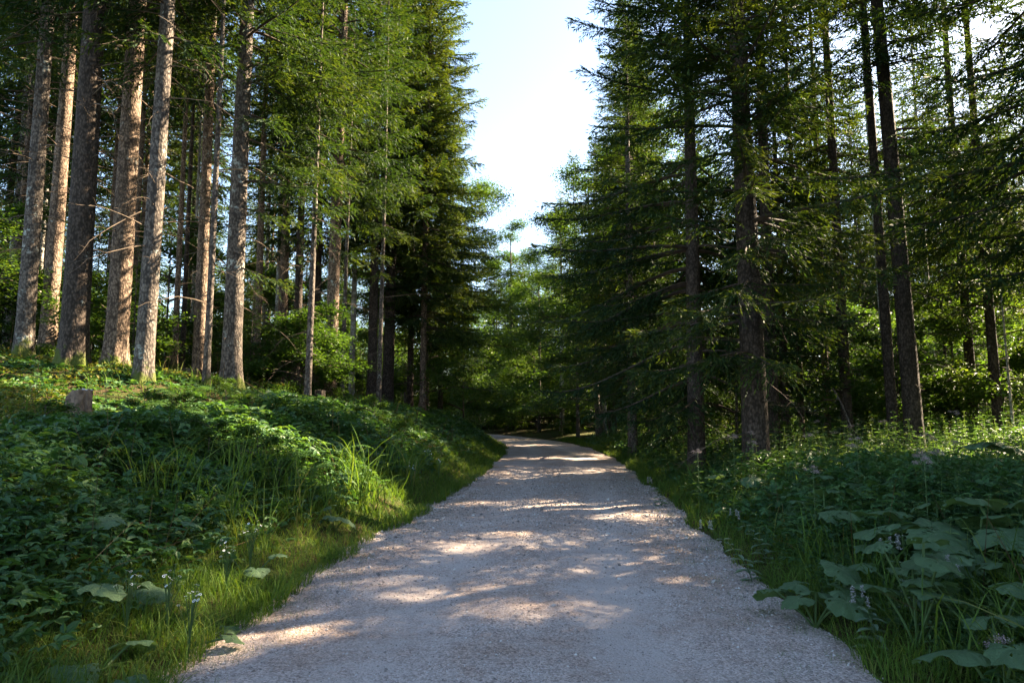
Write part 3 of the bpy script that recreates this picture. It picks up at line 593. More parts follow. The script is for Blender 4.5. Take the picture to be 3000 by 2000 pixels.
# --- broad-leaved trees
def broadleaf(seed, H, r0, crown_lo, spread, leaves, lsize, lean=(0, 0), bark=None, name="beech_tree", label="", fl=.5, cat="broadleaf tree", nl=11):
    q = np.random.default_rng(seed); root = tag(empty(name), label, cat)
    tg, axis, rad_at = trunk_geo(r0, H*1.05, seed, False, bend=.06, lean=lean, flare=.3, top=H*.92)
    tg.obj("trunk", [bark or M_bark_grey], root, True)
    g = Geo(); tips = []; 
    for k in range(nl):
        z = crown_lo + (H*.9-crown_lo)*(k+q.random())/nl
        az = k*2.4+q.uniform(-.5, .5); kk = (z-crown_lo)/(H-crown_lo)
        ln = spread*(.55+.75*math.sin(PI*min(1, .28+.72*kk)))*q.uniform(.75, 1.15)*(1-.35*kk)
        s = np.linspace(0, 1, 7); h = np.array([math.cos(az), math.sin(az), 0])
        P = axis(z)[None] + ln*(s[:, None]*h + ((.25+.55*kk)*s - .28*s**2)[:, None]*np.array([0, 0, 1]) + np.cumsum(q.normal(0, .02, (7, 3)), 0))
        tube(g, P, (.012*ln+.01)*(1-.8*s), 5, 1)
        for b in range(int(5+ln*2.2)):
            a = q.uniform(.25, 1); p0 = np.array([np.interp(a, s, P[:, c]) for c in range(3)])
            d = norm(h*q.uniform(.2, 1) + np.array([-h[1], h[0], 0])*q.normal(0, .8) + np.array([0, 0, q.normal(.12, .3)]))
            l2 = ln*q.uniform(.18, .42); t = np.linspace(0, 1, 5)
            P2 = p0 + l2*(t[:, None]*d + (-.22*t**2)[:, None]*np.array([0, 0, 1]))
            tube(g, P2, .006+.012*(1-t), 3, 1); tips.append(P2)
    tips = np.array(tips); n = int(leaves*2.0); lsize = lsize*1.35
    i = q.integers(0, len(tips), n); a = q.uniform(.1, 1.12, n)
    A, B = tips[i, 1], tips[i, 4]
    off = q.normal(0, 1, (n, 3))*np.array([.3, .3, .17])*(spread/3.2)**.7
    pos = A + (B-A)*a[:, None] + off
    rnd = np.clip(.25+.5*q.random(n)+.25*(q.random(len(tips))[i]-.5), 0, 1)
    rot = rots(q.uniform(0, 2*PI, n), q.normal(.15, .5, n), q.uniform(0, 2*PI, n))
    T = np.array([[0, 0, 0], [.45, .3, .1], [1, 0, -.05], [.45, -.3, .1]])
    scatter(g, T, [[0, 1, 2], [0, 2, 3]], pos, rot, lsize*q.uniform(.7, 1.25, n), rnd)
    g.obj("crown", [M_leaf, M_limb], root)
    return root
def place(o, x, y, rz=0, s=1): o.location = (x, y, z_at(x, y)); o.rotation_euler = (0, 0, rz); o.scale = (s, s, s); return o
place(broadleaf(201, 15, .16, 3, 4.2, 30000, .085, (.13, 0), label="beech leaning from the left bank, its twigs reaching over the road into the sky", nl=15), -5.2, 38)
place(broadleaf(202, 15.5, .17, 2, 4.0, 32000, .085, (-.03, 0), label="broad beech behind the dark right spruces, edging the sky gap", nl=16), 6.6, 30)
place(broadleaf(203, 15, .15, .5, 4.6, 32000, .10, label="sunlit beech filling the end of the road", nl=17), 2.2, 58)
place(broadleaf(204, 13, .15, 1.2, 4.4, 28000, .10, label="dark maple on the outside of the bend", name="maple_tree", nl=15), 6.5, 46)
place(broadleaf(205, 15, .15, 1.5, 4.4, 28000, .10, label="yellow-green beech above the left bank where the road disappears", nl=15), -7.5, 48)
place(broadleaf(206, 21, .2, 2, 5.2, 30000, .12, label="tall beech far behind the bend with sky showing through", nl=16), -.3, 67)
place(broadleaf(207, 20, .2, 2, 5.2, 30000, .12, label="rounded beech far behind the bend beside the sky gap", nl=16), 6, 68)
place(broadleaf(208, 8, .09, .6, 2.8, 16000, .085, label="low bushy beech under the left spruces at the bank's far end", nl=14), -3.9, 31)

place(broadleaf(209, 17, .18, 1.5, 4.0, 32000, .09, (-.03, 0), label="tall maple whose crown closes the sky gap beyond the dark spruces", name="maple_tree", nl=17), 5.2, 40.5)
# understory shrubs (shared meshes)
SH = [broadleaf(221, 3.4, .03, .3, 1.5, 3600, .085, name="beech_sapling", label="s", cat="sapling", nl=9),
      broadleaf(222, 5.0, .045, .5, 1.9, 6000, .09, name="beech_sapling", label="s", cat="sapling", nl=11),
      broadleaf(223, 2.0, .018, .2, .8, 1300, .075, name="beech_sapling", label="s", cat="sapling", nl=7)]
shu = set()
def shrub(k, x, y, label, group, s):
    rz = random.uniform(0, 6.28)
    if k not in shu:
        shu.add(k); o = place(SH[k], x, y, rz, s); tag(o, label, None, group); return o
    return copy_tree(SH[k], (x, y, z_at(x, y)), rz, label, group, s)
def fill_shrubs(n, xr, yr_, ks, label, group, cond, sz=(.7, 1.25)):
    c = 0
    for _ in range(n*40):
        if c >= n: break
        x = random.uniform(*xr); y = random.uniform(*yr_); sd = x - float(road_x(y))
        if not cond(x, y, sd) or not far_enough(x, y, .7, heroes): continue
        if blocks_sun(x, y, 5, 1.8, .5): continue
        shrub(random.choice(ks), x, y, label, group, random.uniform(*sz)); c += 1
fill_shrubs(48, (-40, -7), (19, 46), [0, 1, 1, 2], "leafy green sapling between the trunks of the left wood", "saplings of the left wood", lambda x, y, sd: sd < -8.5 and in_view(x, y))
fill_shrubs(20, (-15, -5), (17.5, 29), [0, 2, 2], "sunny sapling right behind the trunks on the left bank", "saplings behind the bank's trunks", lambda x, y, sd: sd < -6.3 and in_view(x, y), (.55, .9))
fill_shrubs(44, (5, 40), (18, 48), [0, 1, 1], "leafy green sapling between the trunks of the right wood", "saplings of the right wood", lambda x, y, sd: sd > 5 and in_view(x, y))
fill_shrubs(26, (-16, 7), (72, 96), [0, 1, 1], "dark bush under the trees at the road's end", "bushes at the road's end", lambda x, y, sd: abs(sd) > 3, (1.2, 1.9))
fill_shrubs(60, (-22, 24), (48, 88), [0, 1, 1], "leafy bush where the road bends away", "bushes at the bend", lambda x, y, sd: abs(sd) > 3.2, (1.1, 1.9))

# ------------------------------------------------------------------ undergrowth
LEAF = np.array([[0, 0, 0], [.3, .27, .07], [.68, .22, .05], [1, 0, -.12], [.68, -.22, .05], [.3, -.27, .07]])
LEAF_F = np.array([[0, 3, 2, 1], [0, 5, 4, 3]])
def join(parts):
    V, F, n = [], [], 0
    for v, f in parts: V.append(v); F.append(np.asarray(f)+n); n += len(v)
    return np.concatenate(V), np.concatenate(F)
def turn(v, yaw=0, pitch=0, s=1, off=(0, 0, 0)):
    c, sn = math.cos(pitch), math.sin(pitch); v = v*s
    v = np.stack([v[:, 0]*c + v[:, 2]*sn, v[:, 1], -v[:, 0]*sn + v[:, 2]*c], -1)
    c, sn = math.cos(yaw), math.sin(yaw)
    return np.stack([v[:, 0]*c - v[:, 1]*sn, v[:, 0]*sn + v[:, 1]*c, v[:, 2]], -1) + np.array(off)
TRI = join([(turn(LEAF, 0, .1, 1.1, (.12, 0, 0)), LEAF_F), (turn(LEAF, 1.25, .15, .9, (.05, .03, 0)), LEAF_F), (turn(LEAF, -1.25, .15, .9, (.05, -.03, 0)), LEAF_F)])
def blade(n=4, w=.014, bend=.5):
    t = np.linspace(0, 1, n); h = np.sin(t*(1.15+bend*.25))/1.0; out = bend*t**2
    wd = w*(1-t**2)*np.array([.7]+[1]*(n-1)); wd[-1] = .0006
    L = np.stack([out, wd, h*(1-.25*bend*t)], -1); Rr = np.stack([out, -wd, h*(1-.25*bend*t)], -1)
    V = np.stack([L, Rr], 1).reshape(-1, 3)
    F = np.array([[2*i, 2*i+1, 2*i+3, 2*i+2] for i in range(n-1)])
    return V, F
BLADES = [blade(4, .009, .25), blade(4, .010, .6), blade(5, .012, 1.0), blade(5, .008, .45)]
def herb(seed, pairs=7, ll=.13, wid=.75):
    q = np.random.default_rng(seed); parts = []
    lean = q.uniform(-.12, .12, 2)
    ax = lambda t: np.array([lean[0]*t*t, lean[1]*t*t, t])
    n = 5; t = np.linspace(0, 1, n); V = []
    for k in t: p = ax(k); V += [p+[.005*(1-.6*k), 0, 0], p-[.005*(1-.6*k), 0, 0]]
    parts.append((np.array(V), np.array([[2*i, 2*i+1, 2*i+3, 2*i+2] for i in range(n-1)])))
    lf = LEAF*np.array([1, wid, 1])
    for k in range(pairs):
        tt = .22+.76*k/(pairs-1); yaw = (k % 2)*PI/2+q.uniform(-.3, .3)
        for d in (0, PI):
            parts.append((turn(lf, yaw+d, q.uniform(-.35, .35), ll*(1.25-.75*tt)*q.uniform(.8, 1.2), ax(tt)), LEAF_F))
    return join(parts)
HERBS = [herb(1), herb(2, 8, .12, .6), herb(3, 6, .16, .8), herb(4, 9, .10, .5)]

def sample(n, side, y0, y1, tmin, tmax, uni=.4, wide=2.5):
    """points beside the road, thinning with distance; t is the distance from the road's edge"""
    k = int(n*uni)
    y = np.concatenate([rng.uniform(y0, y1, k), np.exp(rng.uniform(math.log(y0), math.log(y1), n-k))])
    lim = np.minimum(tmax, np.maximum(.82*y + wide - HALF - side*road_x(y)*-1*0, tmin+.3))
    t = tmin + (lim-tmin)*rng.random(n)
    x = road_x(y) + side*(HALF+t)
    return x, y, t
def grow(g, T, x, y, z, size, tilt=.35, yaw=None, rnd=None):
    n = len(x)
    yaw = rng.uniform(0, 2*PI, n) if yaw is None else yaw
    rot = rots(yaw, rng.normal(0, tilt, n), rng.uniform(0, 2*PI, n))
    scatter(g, T[0], T[1], np.stack([x, y, z], -1), rot, size, rng.random(n) if rnd is None else rnd)
def keep(mask, *a): return [v[mask] for v in a]
dist_gain = lambda y: np.clip((y/7)**.55, .8, 2.4)

# brambles on the bank and in the right verge
g = Geo()
x, y, t = sample(95000, -1, 2.4, 42, .35, 24)
m = fbm(x*.35+3, y*.35+8); dens = (.6+.4*sstep(.3, .45, m))*sstep(.2, 1.2, t)*(1-.6*sstep(4, 8, t))
x, y, t, m = keep(rng.random(len(x)) < dens, x, y, t, m)
hgt = (.08+(.34+.22*(1-sstep(8, 13, y)))*sstep(.3, .62, vnoise(x*1.3+3, y*1.3)))*np.minimum(1, .2+t*.4)*(1-.8*sstep(2.4, 5, t))
grow(g, TRI, x, y, ground_h(x, y)+.04+hgt*rng.random(len(x))**.55, .078*dist_gain(y)*rng.uniform(.6, 1.4, len(x)), .45, rnd=np.clip(.55*rng.random(len(x))+.45*vnoise(x*1.7, y*1.7), 0, 1))
x, y, t = sample(50000, 1, 2.6, 40, .3, 24)
m = fbm(x*.4+23, y*.4+8); x, y, t, m = keep(rng.random(len(x)) < (.5+.5*sstep(.32, .5, m))*sstep(.1, .8, t), x, y, t, m)
hgt = (.25+.6*sstep(.35, .7, m))*np.minimum(1, .25+t*.45)
grow(g, TRI, x, y, ground_h(x, y)+.04+hgt*rng.random(len(x))**.55, .072*dist_gain(y)*rng.uniform(.6, 1.4, len(x)), .45, rnd=np.clip(.55*rng.random(len(x))+.45*vnoise(x*1.7, y*1.7), 0, 1))
tag(g.obj("bramble_undergrowth", M_bramble), "tangled bramble leaves covering the bank and verge", "brambles", kind="stuff")

# mixed tall herbs
g = Geo()
for side, n, tm, hh in ((1, 8000, .25, .95), (-1, 9000, .4, .38)):
    x, y, t = sample(n, side, 2.6, 38, tm, 22)
    if side < 0: x, y, t = keep(rng.random(len(x)) < (.35+.65*sstep(.4, .55, fbm(x*.5+31, y*.5)))*(1-.85*sstep(3, 6, t)), x, y, t)
    hg = hh*rng.uniform(.55, 1.1, len(x))*np.minimum(1, .3+.4*t)*(.8+.4*vnoise(x*.6, y*.6))
    k = rng.integers(0, 4, len(x)); sc = np.clip((y/9)**.3, .9, 1.4)
    for i in range(4):
        mk = k == i
        xx, yy_, hh_, ss_ = keep(mk, x, y, hg, sc)
        grow(g, HERBS[i], xx, yy_, ground_h(xx, yy_)-.02, hh_*ss_, .16)
tag(g.obj("herb_undergrowth", M_herb), "leafy green herbs crowding both verges", "herbs", kind="stuff")

# grass
g = Geo()
def grass(n, side, y0, y1, t0, t1, h0, h1, mask=None, uni=.3):
    x, y, t = sample(n, side, y0, y1, t0, t1, uni)
    x = x + side*(road_edge(y, side)-HALF+.16*(fbm(y*2.3+side*9, y*.3)-.45))
    if mask is not None: x, y, t = keep(rng.random(n) < mask(x, y, t), x, y, t)
    k = rng.integers(0, 4, len(x)); hg = rng.uniform(h0, h1, len(x))*(.6+.8*vnoise(x*2.1, y*2.1))
    rn = np.clip(.7*rng.random(len(x))+.35*vnoise(x*.9+5, y*.9), 0, 1)
    for i in range(4):
        xx, yy_, hh_, rr = keep(k == i, x, y, hg, rn)
        sc = hh_; n_ = len(xx)
        T = BLADES[i][0]*np.array([1, 1.0, 1])
        rot = rots(rng.uniform(0, 2*PI, n_), rng.normal(0, .28, n_), rng.uniform(0, 2*PI, n_))
        wdn = np.clip((yy_/6)**.6, 1, 3)
        P = np.einsum('nij,nkj->nki', rot, T[None]*np.stack([sc, .5*wdn*(.35+.65*sc), sc], -1)[:, None, :]*np.array([1, 1.3, 1]))
        zz = ground_h(xx, yy_)-.01
        Fq = (BLADES[i][1][None] + (np.arange(n_)*len(T))[:, None, None]).reshape(-1, 4)
        g.add((P + np.stack([xx, yy_, zz], -1)[:, None, :]).reshape(-1, 3), Fq, np.repeat(rr, len(T)))
grass(60000, -1, 2.4, 45, -.12, 1.15, .10, .3)
grass(34000, 1, 2.4, 45, .03, 1.1, .08, .3)
grass(3000, -1, 2.6, 30, .8, 9, .22, .5, lambda x, y, t: sstep(.46, .56, fbm(x*.7+50, y*.7)))
grass(17000, 1, 2.6, 34, .4, 16, .35, .8, lambda x, y, t: sstep(.38, .52, fbm(x*.6+70, y*.6)))
grass(1300, -1, 6.5, 14, .5, 1.7, .6, 1.0, lambda x, y, t: sstep(.45, .55, vnoise(x*1.4, y*1.4)))
# stray tufts out on the stones
for side in (-1, 1):
    n = 320; yc = np.exp(rng.uniform(math.log(3), math.log(22), n)); tc_ = -rng.random(n)**2*.85+.1
    for a, b in zip(yc, tc_):
        mth = 26; x = float(road_x(a)) + side*(HALF+b) + rng.normal(0, .05, mth); y = a + rng.normal(0, .06, mth)
        T = BLADES[1]; rot = rots(rng.uniform(0, 2*PI, mth), rng.normal(0, .6, mth), rng.uniform(0, 2*PI, mth))
        scatter(g, T[0], T[1], np.stack([x, y, np.full(mth, .015)], -1), rot, rng.uniform(.04, .11, mth), rng.random(mth)*.6)
tag(g.obj("grass", M_grass), "green grass along both road edges", "grass", kind="stuff")

# bilberry on the upper bank
g = Geo()
x, y, t = sample(70000, -1, 7, 34, 3.0, 24, .5)
m = fbm(x*.45+13, y*.45+2); x, y, t, m = keep(rng.random(len(x)) < sstep(.36, .5, m)*sstep(3, 5, t), x, y, t, m)
grow(g, (LEAF[[0, 1, 3, 5]], np.array([[0, 1, 2, 3]])), x, y, ground_h(x, y)+.03+.22*sstep(.35, .65, m)*rng.random(len(x))**.6, .055*dist_gain(y)*rng.uniform(.7, 1.3, len(x)), .6)
tag(g.obj("bilberry_undergrowth", M_bilberry), "small-leaved bilberry carpet under the bank trees", "bilberry", kind="stuff")

# needles, twigs and dead leaves on the forest floor
g = Geo()
for side in (-1, 1):
    x, y, t = sample(16000, side, 6, 34, 1.5, 24, .5); n = len(x)
    rot = rots(rng.uniform(0, 2*PI, n), rng.normal(0, .3, n), rng.uniform(0, 2*PI, n))
    T = np.array([[0, 0, 0], [.5, .16, .05], [1, 0, 0], [.5, -.16, .05]])
    scatter(g, T, [[0, 1, 2, 3]], np.stack([x, y, ground_h(x, y)+.025], -1), rot, rng.uniform(.05, .16, n), rng.random(n))
tag(g.obj("forest_litter", M_litter), "brown needles and dead leaves on the forest floor", "litter", kind="stuff")

# loose stones
def mat_stone():
    m, t, out = new_mat("limestone_chips")
    a = N(t, "ShaderNodeAttribute", attribute_name="rnd")
    r = ramp(t, [(0, (.16, .145, .135)), (.35, (.29, .235, .20)), (.8, (.43, .37, .33)), (1, (.58, .55, .52))], a.outputs["Fac"])
    p = N(t, "ShaderNodeBsdfPrincipled"); t.links.new(r.outputs[0], p.inputs["Base Color"]); p.inputs["Roughness"].default_value = .85; p.inputs["Specular IOR Level"].default_value = .2
    t.links.new(p.outputs[0], out.inputs[0]); return m
g = Geo()
OCT = np.array([[1, 0, 0], [0, 1, 0], [-1, 0, 0], [0, -1, 0], [.1, .1, .62], [0, 0, -.5]])
OCT_F = np.array([[0, 1, 4], [1, 2, 4], [2, 3, 4], [3, 0, 4], [1, 0, 5], [2, 1, 5], [3, 2, 5], [0, 3, 5]])
n = 95000
y = 2.6+21*rng.random(n)**2.0; sx = rng.uniform(-2.7, 2.7, n)
pr = .5+.4*sstep(1.0, 2.1, np.abs(sx)) + .25*np.exp(-(sx/.3)**2) - .3*sstep(.45, .6, fbm((sx)*1.1+9, y*.8))
sx, y = keep((rng.random(n) < pr*(1-sstep(13, 23, y))), sx, y); n = len(y)
x = road_x(y)+sx
size = np.exp(rng.normal(math.log(.0052), .42, n))*(1+.2*sstep(1.4, 2.3, np.abs(sx)))*np.clip(y/5, .9, 2.2)
for k in range(4):
    mk = np.arange(n) % 4 == k; xx, yy_, s_ = keep(mk, x, y, size)
    T = OCT*rng.uniform(.65, 1.3, (6, 1))
    rot = rots(rng.uniform(0, 2*PI, len(xx)), rng.normal(0, .4, len(xx)), rng.uniform(0, 2*PI, len(xx)))
    scatter(g, T, OCT_F, np.stack([xx, yy_, road_z(xx, yy_)+s_*.25], -1), rot, s_, rng.random(len(xx)))
tag(g.obj("loose_gravel", mat_stone()), "loose crushed limestone chips strewn over the road", "gravel", kind="stuff")

# ------------------------------------------------------------------ single plants and other small things
def mat_butterbur():
    m, t, out = new_mat("butterbur_leaf")
    tc = N(t, "ShaderNodeTexCoord"); a = N(t, "ShaderNodeAttribute", attribute_name="rnd")
    n1 = N(t, "ShaderNodeTexNoise"); n1.inputs["Scale"].default_value = 14; n1.inputs["Detail"].default_value = 4; t.links.new(tc.outputs["Object"], n1.inputs["Vector"])
    r = ramp(t, [(.0, (.045, .09, .035)), (.6, (.085, .15, .065)), (.8, (.115, .185, .085)), (.92, (.23, .31, .17))], a.outputs["Fac"])
    bs = ramp(t, [(.66, (0, 0, 0)), (.72, (1, 1, 1))], n1.outputs[0])
    bm = N(t, "ShaderNodeMix", data_type='RGBA'); t.links.new(bs.outputs[0], bm.inputs[0]); t.links.new(r.outputs[0], bm.inputs[6]); bm.inputs[7].default_value = (.11, .08, .03, 1)
    p = N(t, "ShaderNodeBsdfPrincipled"); t.links.new(bm.outputs[2], p.inputs["Base Color"]); p.inputs["Roughness"].default_value = .6; p.inputs["Specular IOR Level"].default_value = .35
    b = N(t, "ShaderNodeBump"); b.inputs["Distance"].default_value = .02; b.inputs["Strength"].default_value = .6; t.links.new(n1.outputs[0], b.inputs["Height"]); t.links.new(b.outputs[0], p.inputs["Normal"])
    tr = N(t, "ShaderNodeBsdfTranslucent"); tr.inputs[0].default_value = (.16, .26, .05, 1)
    mx = N(t, "ShaderNodeMixShader"); mx.inputs[0].default_value = .3
    t.links.new(p.outputs[0], mx.inputs[1]); t.links.new(tr.outputs[0], mx.inputs[2]); t.links.new(mx.outputs[0], out.inputs[0]); return m
M_butter = mat_butterbur()
def butter_leaf(seed, rad):
    """a wide heart-shaped blade with raised veins, wavy toothed margin and its notch at the stalk"""
    q = np.random.default_rng(seed); na, nr = 41, 7; g = Geo()
    a = np.linspace(.32, 2*PI-.32, na); V = [[0, 0, 0]]; A = [.95]
    teeth = 1+.05*np.sin(a*17+q.uniform(0, 6))+.03*np.sin(a*31)
    lob = (1-.18*np.cos(a))*teeth*(1+.10*np.sin(3*a+q.uniform(0, 6)))
    ph = q.uniform(0, 6.28)
    for j in range(1, nr+1):
        f = j/nr
        for i in range(na):
            rr = rad*lob[i]*f if j == nr else rad*lob[i]*f/teeth[i]
            vein = abs(((a[i]*9/(2*PI)) % 1)-.5)*2
            z = rad*(.16*f - .34*f**2.2 + .10*f*f*math.sin(a[i]*3+ph) + .06*f*f*math.sin(a[i]*7+ph) - .06*f*(vein > .8))
            V.append([-rr*math.cos(a[i]), rr*math.sin(a[i]), z]); A.append((.9 if vein > .86 else .45+.15*math.sin(i*1.3+j))*(1-.15*f))
    F3 = [[0, 1+i, 2+i] for i in range(na-1)]
    F4 = [[1+(j-1)*na+i, 1+j*na+i, 2+j*na+i, 2+(j-1)*na+i] for j in range(1, nr) for i in range(na-1)]
    for _ in range(7):
        c = F4[q.integers(na, len(F4))]; F4.remove(c)
    g.add(V, F3, A); g.F[4].append(np.array(F4)); g.M[4].append(np.zeros(len(F4), int))
    return g.mesh("leaf", [M_butter], True)
BL = [butter_leaf(900+k, 1.0) for k in range(6)]
def butterbur(x, y, label, n, rad, h, group=None, spread=.32, seed=0):
    q = random.Random(seed*31+7)
    root = tag(empty("butterbur_plant", (x, y, z_at(x, y)+.02)), label, "butterbur", group)
    for k in range(n):
        az = k*2.4+q.uniform(-.5, .5); d = spread*q.uniform(.3, 1.2); hh = h*q.uniform(.6, 1.1); r = rad*q.uniform(.7, 1.15)
        px, py = d*math.cos(az), d*math.sin(az)
        lf = bpy.data.objects.new("leaf", q.choice(BL)); link(lf, root); lf.location = (px, py, hh); lf.scale = (r,)*3
        lf.rotation_euler = (q.uniform(-.3, .3), q.uniform(.0, .4), az)
        gs = Geo(); s = np.linspace(0, 1, 6); tube(gs, np.stack([px*s**1.6, py*s**1.6, hh*s], -1), .008, 5)
        gs.obj("stalk", M_stem, lf.parent)
    return root
for k, (u, v, n, r, h, lb) in enumerate([
    (405, 1212, 2, .13, .42, "two-leaved butterbur standing alone above the brambles on the bank"),
    (575, 1285, 3, .11, .3, "butterbur with flat leaves beside white daisies near the left grass edge"),
    (300, 1345, 2, .13, .25, "butterbur with one tilted leaf behind daisies low on the bank"),
    (175, 1355, 2, .13, .3, "dark butterbur low on the bank, downhill of a tilted-leaf one"),
    (150, 1165, 3, .2, .5, "grass-covered butterbur on the upper bank"),
    (200, 1540, 5, .12, .16, "low butterbur rosette in the bottom corner of the grass verge"),
    (410, 1470, 4, .07, .1, "small yellow-green butterbur seedling by the grass edge"),
    (770, 1180, 3, .14, .3, "sunlit butterbur beside the grassy left road edge"),
    (560, 945, 3, .15, .4, "pale broad-leaved butterbur high on the bank among ferns")]):
    x, y = at_ground(u, v, h*.8); butterbur(x, y, lb, n, r, h, seed=k)
for k, (u, v, n, r, h, lb) in enumerate([
    (1870, 1365, 4, .15, .22, "butterbur drooping over the gravel at the verge's edge"),
    (1915, 1325, 3, .16, .3, "butterbur with a broad pale leaf right behind the drooping one"),
    (2010, 1220, 3, .20, .45, "butterbur with flat leaf between tall grasses on the right verge"),
    (2085, 1250, 3, .22, .45, "butterbur with a holed horizontal leaf in the right verge"),
    (2150, 1195, 3, .24, .5, "butterbur with two overlapping large leaves in the right verge"),
    (2240, 1245, 4, .22, .45, "butterbur with a ruffled stack of leaves near the right edge"),
    (2330, 1215, 3, .24, .55, "butterbur leaf shield at the outer edge of the right verge"),
    (2325, 1310, 3, .2, .45, "dark butterbur under the leaf shield at the outer edge"),
    (2270, 1045, 4, .3, .7, "tallest butterbur with huge leaves high in the right verge"),
    (2170, 1110, 4, .24, .6, "butterbur half buried in herbs below the tallest one"),
    (2060, 1120, 3, .22, .55, "butterbur sunk among grasses left of the half buried one"),
    (2290, 1495, 3, .2, .3, "large butterbur leaf at the near corner with a pink flower over it"),
    (2100, 1370, 3, .17, .35, "butterbur in deep shade behind mint stems"),
    (1960, 1130, 3, .2, .5, "butterbur behind mint by the middle of the right verge"),
    (1840, 1140, 3, .17, .45, "small-leaved butterbur near pink agrimony in the right verge"),
    (1700, 1110, 3, .17, .4, "butterbur further along the right verge, close to the gravel")]):
    h = h*1.1+.1; x, y = at_ground(u, v, h*.8); butterbur(x, y, lb, n+1, r, h, seed=50+k)

rb = random.Random(4)
for k in range(20):
    u, v = rb.uniform(1790, 2345), rb.uniform(1050, 1330)
    if v > 1050 + (u-1640)*.62: continue
    h = rb.uniform(.45, .75); x, y = at_ground(u, v, h*.8)
    butterbur(x, y, "mid-sized butterbur growing among the herbs of the right verge", rb.choice([2, 3, 4]), rb.uniform(.12, .2), h, "butterburs among the right verge's herbs", seed=90+k)
# little saplings and dry stems standing in the ground cover
for k, (u, v, sc) in enumerate([(330, 960, .5), (480, 1040, .55), (590, 1070, .6), (640, 1110, .45), (230, 1050, .4), (100, 1000, .5), (520, 905, .45), (860, 960, .6), (930, 985, .5), (60, 1180, .4), (350, 1100, .35), (720, 990, .5)]):
    x, y = at_ground(u, v, .3); copy_tree(SH[2], (x, y, z_at(x, y)), k*1.3, "little leafy sapling standing in the brambles of the left bank", "saplings in the brambles", sc*.75)
g = Geo()
for side, n in ((-1, 420), (1, 260)):
    xs, ys, ts = sample(n, side, 3.5, 24, .6, 12)
    for x, y in zip(xs, ys):
        L_ = random.uniform(.35, .95); a = random.uniform(0, 6.28); ln_ = random.choice([random.uniform(.1, .4), random.uniform(.9, 1.5)]); q_ = np.linspace(0, 1, 5)
        tube(g, np.stack([x+L_*math.sin(ln_)*math.cos(a)*q_**1.3, y+L_*math.sin(ln_)*math.sin(a)*q_**1.3, float(ground_h(x, y))+.04+L_*math.cos(ln_)*q_], -1), .0045*(1-.7*q_)*max(1, y/9), 3, 0, random.random())
tag(g.obj("dry_stems", M_litter), "dry brown stems and twigs sticking out of the ground cover", "dry stems", kind="stuff")
# ferns
def fern_mesh(seed):
    q = np.random.default_rng(seed); g = Geo()
    for f in range(8):
        az = f*2*PI/8+q.uniform(-.3, .3); ln = q.uniform(.5, .75); s = np.linspace(0, 1, 19)
        rise = q.uniform(.75, 1.1)
        P = np.stack([ln*s*.9, 0*s, ln*(rise*s-.75*s**2.2)], -1)
        tube(g, turn(P, az), .005*(1-.8*s), 3)
        for k in range(2, 19):
            wl = .19*math.sin(PI*min(1, .12+.9*s[k]))**.8*ln/.6
            for sg in (1, -1):
                V = np.array([[0, 0, 0], [.012, sg*wl*.4, .01], [.035, sg*wl, -.02], [-.018, sg*wl*.4, .01]]) + P[k]
                g.add(turn(V, az), [[0, 1, 2, 3]], q.random())
    return g.mesh("fern", [M_fern])
FERN = [fern_mesh(k) for k in range(3)]
for k in range(46):
    u = random.uniform(330, 900); v = random.uniform(890, 1010) if k < 34 else random.uniform(1000, 1080)
    x, y = at_ground(u, v, .2)
    o = link(bpy.data.objects.new("fern", random.choice(FERN))); o.location = (x, y, z_at(x, y)+.02); o.rotation_euler = (0, 0, random.uniform(0, 6.28)); s = random.uniform(.7, 1.15); o.scale = (s, s, s)
    tag(o, "arching green fern among others on the left bank below the trees", "fern", "ferns on the left bank")

# flowering plants
def flower_mat(name, c): return plain_mat(name, c, .7, .15, 60)
M_pink = flower_mat("dull_pink_florets", (.27, .205, .195)); M_white = flower_mat("white_petals", (.75, .75, .72)); M_spike = flower_mat("pale_mint_spikes", (.30, .29, .27)); M_yellow = flower_mat("yellow_petals", (.7, .5, .03))
def petals(seed, n, rad, flat, size):
    q = np.random.default_rng(seed); g = Geo()
    p = q.normal(0, 1, (n, 3))*np.array([rad, rad, rad*flat])*.6
    rot = rots(q.uniform(0, 2*PI, n), q.normal(0, .8, n), q.uniform(0, 2*PI, n))
    scatter(g, np.array([[0, 0, 0], [.5, .4, .1], [1, 0, 0], [.5, -.4, .1]]), [[0, 1, 2, 3]], p, rot, size, q.random(n)); return g
HEAD = petals(3, 120, .042, .55, .013).mesh("flower_head", [M_pink])
def stalk_plant(name, cat, label, x, y, h, seed, heads, mat, group=None, lean=(0, 0), pairs=True, leaf=M_herb):
    q = random.Random(seed); root = tag(empty(name, (x, y, z_at(x, y))), label, cat, group)
    g = Geo(); s = np.linspace(0, 1, 8); ax = lambda t: np.array([lean[0]*h*t*t, lean[1]*h*t*t, h*t])
    tube(g, np.array([ax(t) for t in s]), .006*(1-.6*s), 4); g.obj("stem", M_stem, root)
    g = Geo()
    lf = LEAF*np.array([1, .7, 1])
    for k in range(9):
        t = .15+.75*k/9
        for d in (0, PI): g.add(turn(lf, (k % 2)*PI/2+q.uniform(-.3, .3)+d, q.uniform(-.3, .3), .15*(1.2-.8*t), ax(t)), LEAF_F, q.random())
    g.obj("leaves", leaf, root)
    for k in range(heads):
        o = link(bpy.data.objects.new("flower_head", mat), root); az = k*2.4; d = .0 if k == 0 else .07*q.uniform(.6, 1.3)
        p = ax(1); o.location = (p[0]+d*math.cos(az), p[1]+d*math.sin(az), p[2]-.05*q.random()*(k > 0)); o.rotation_euler = (0, 0, az); sc = q.uniform(.5, .85); o.scale = (sc,)*3
    return root
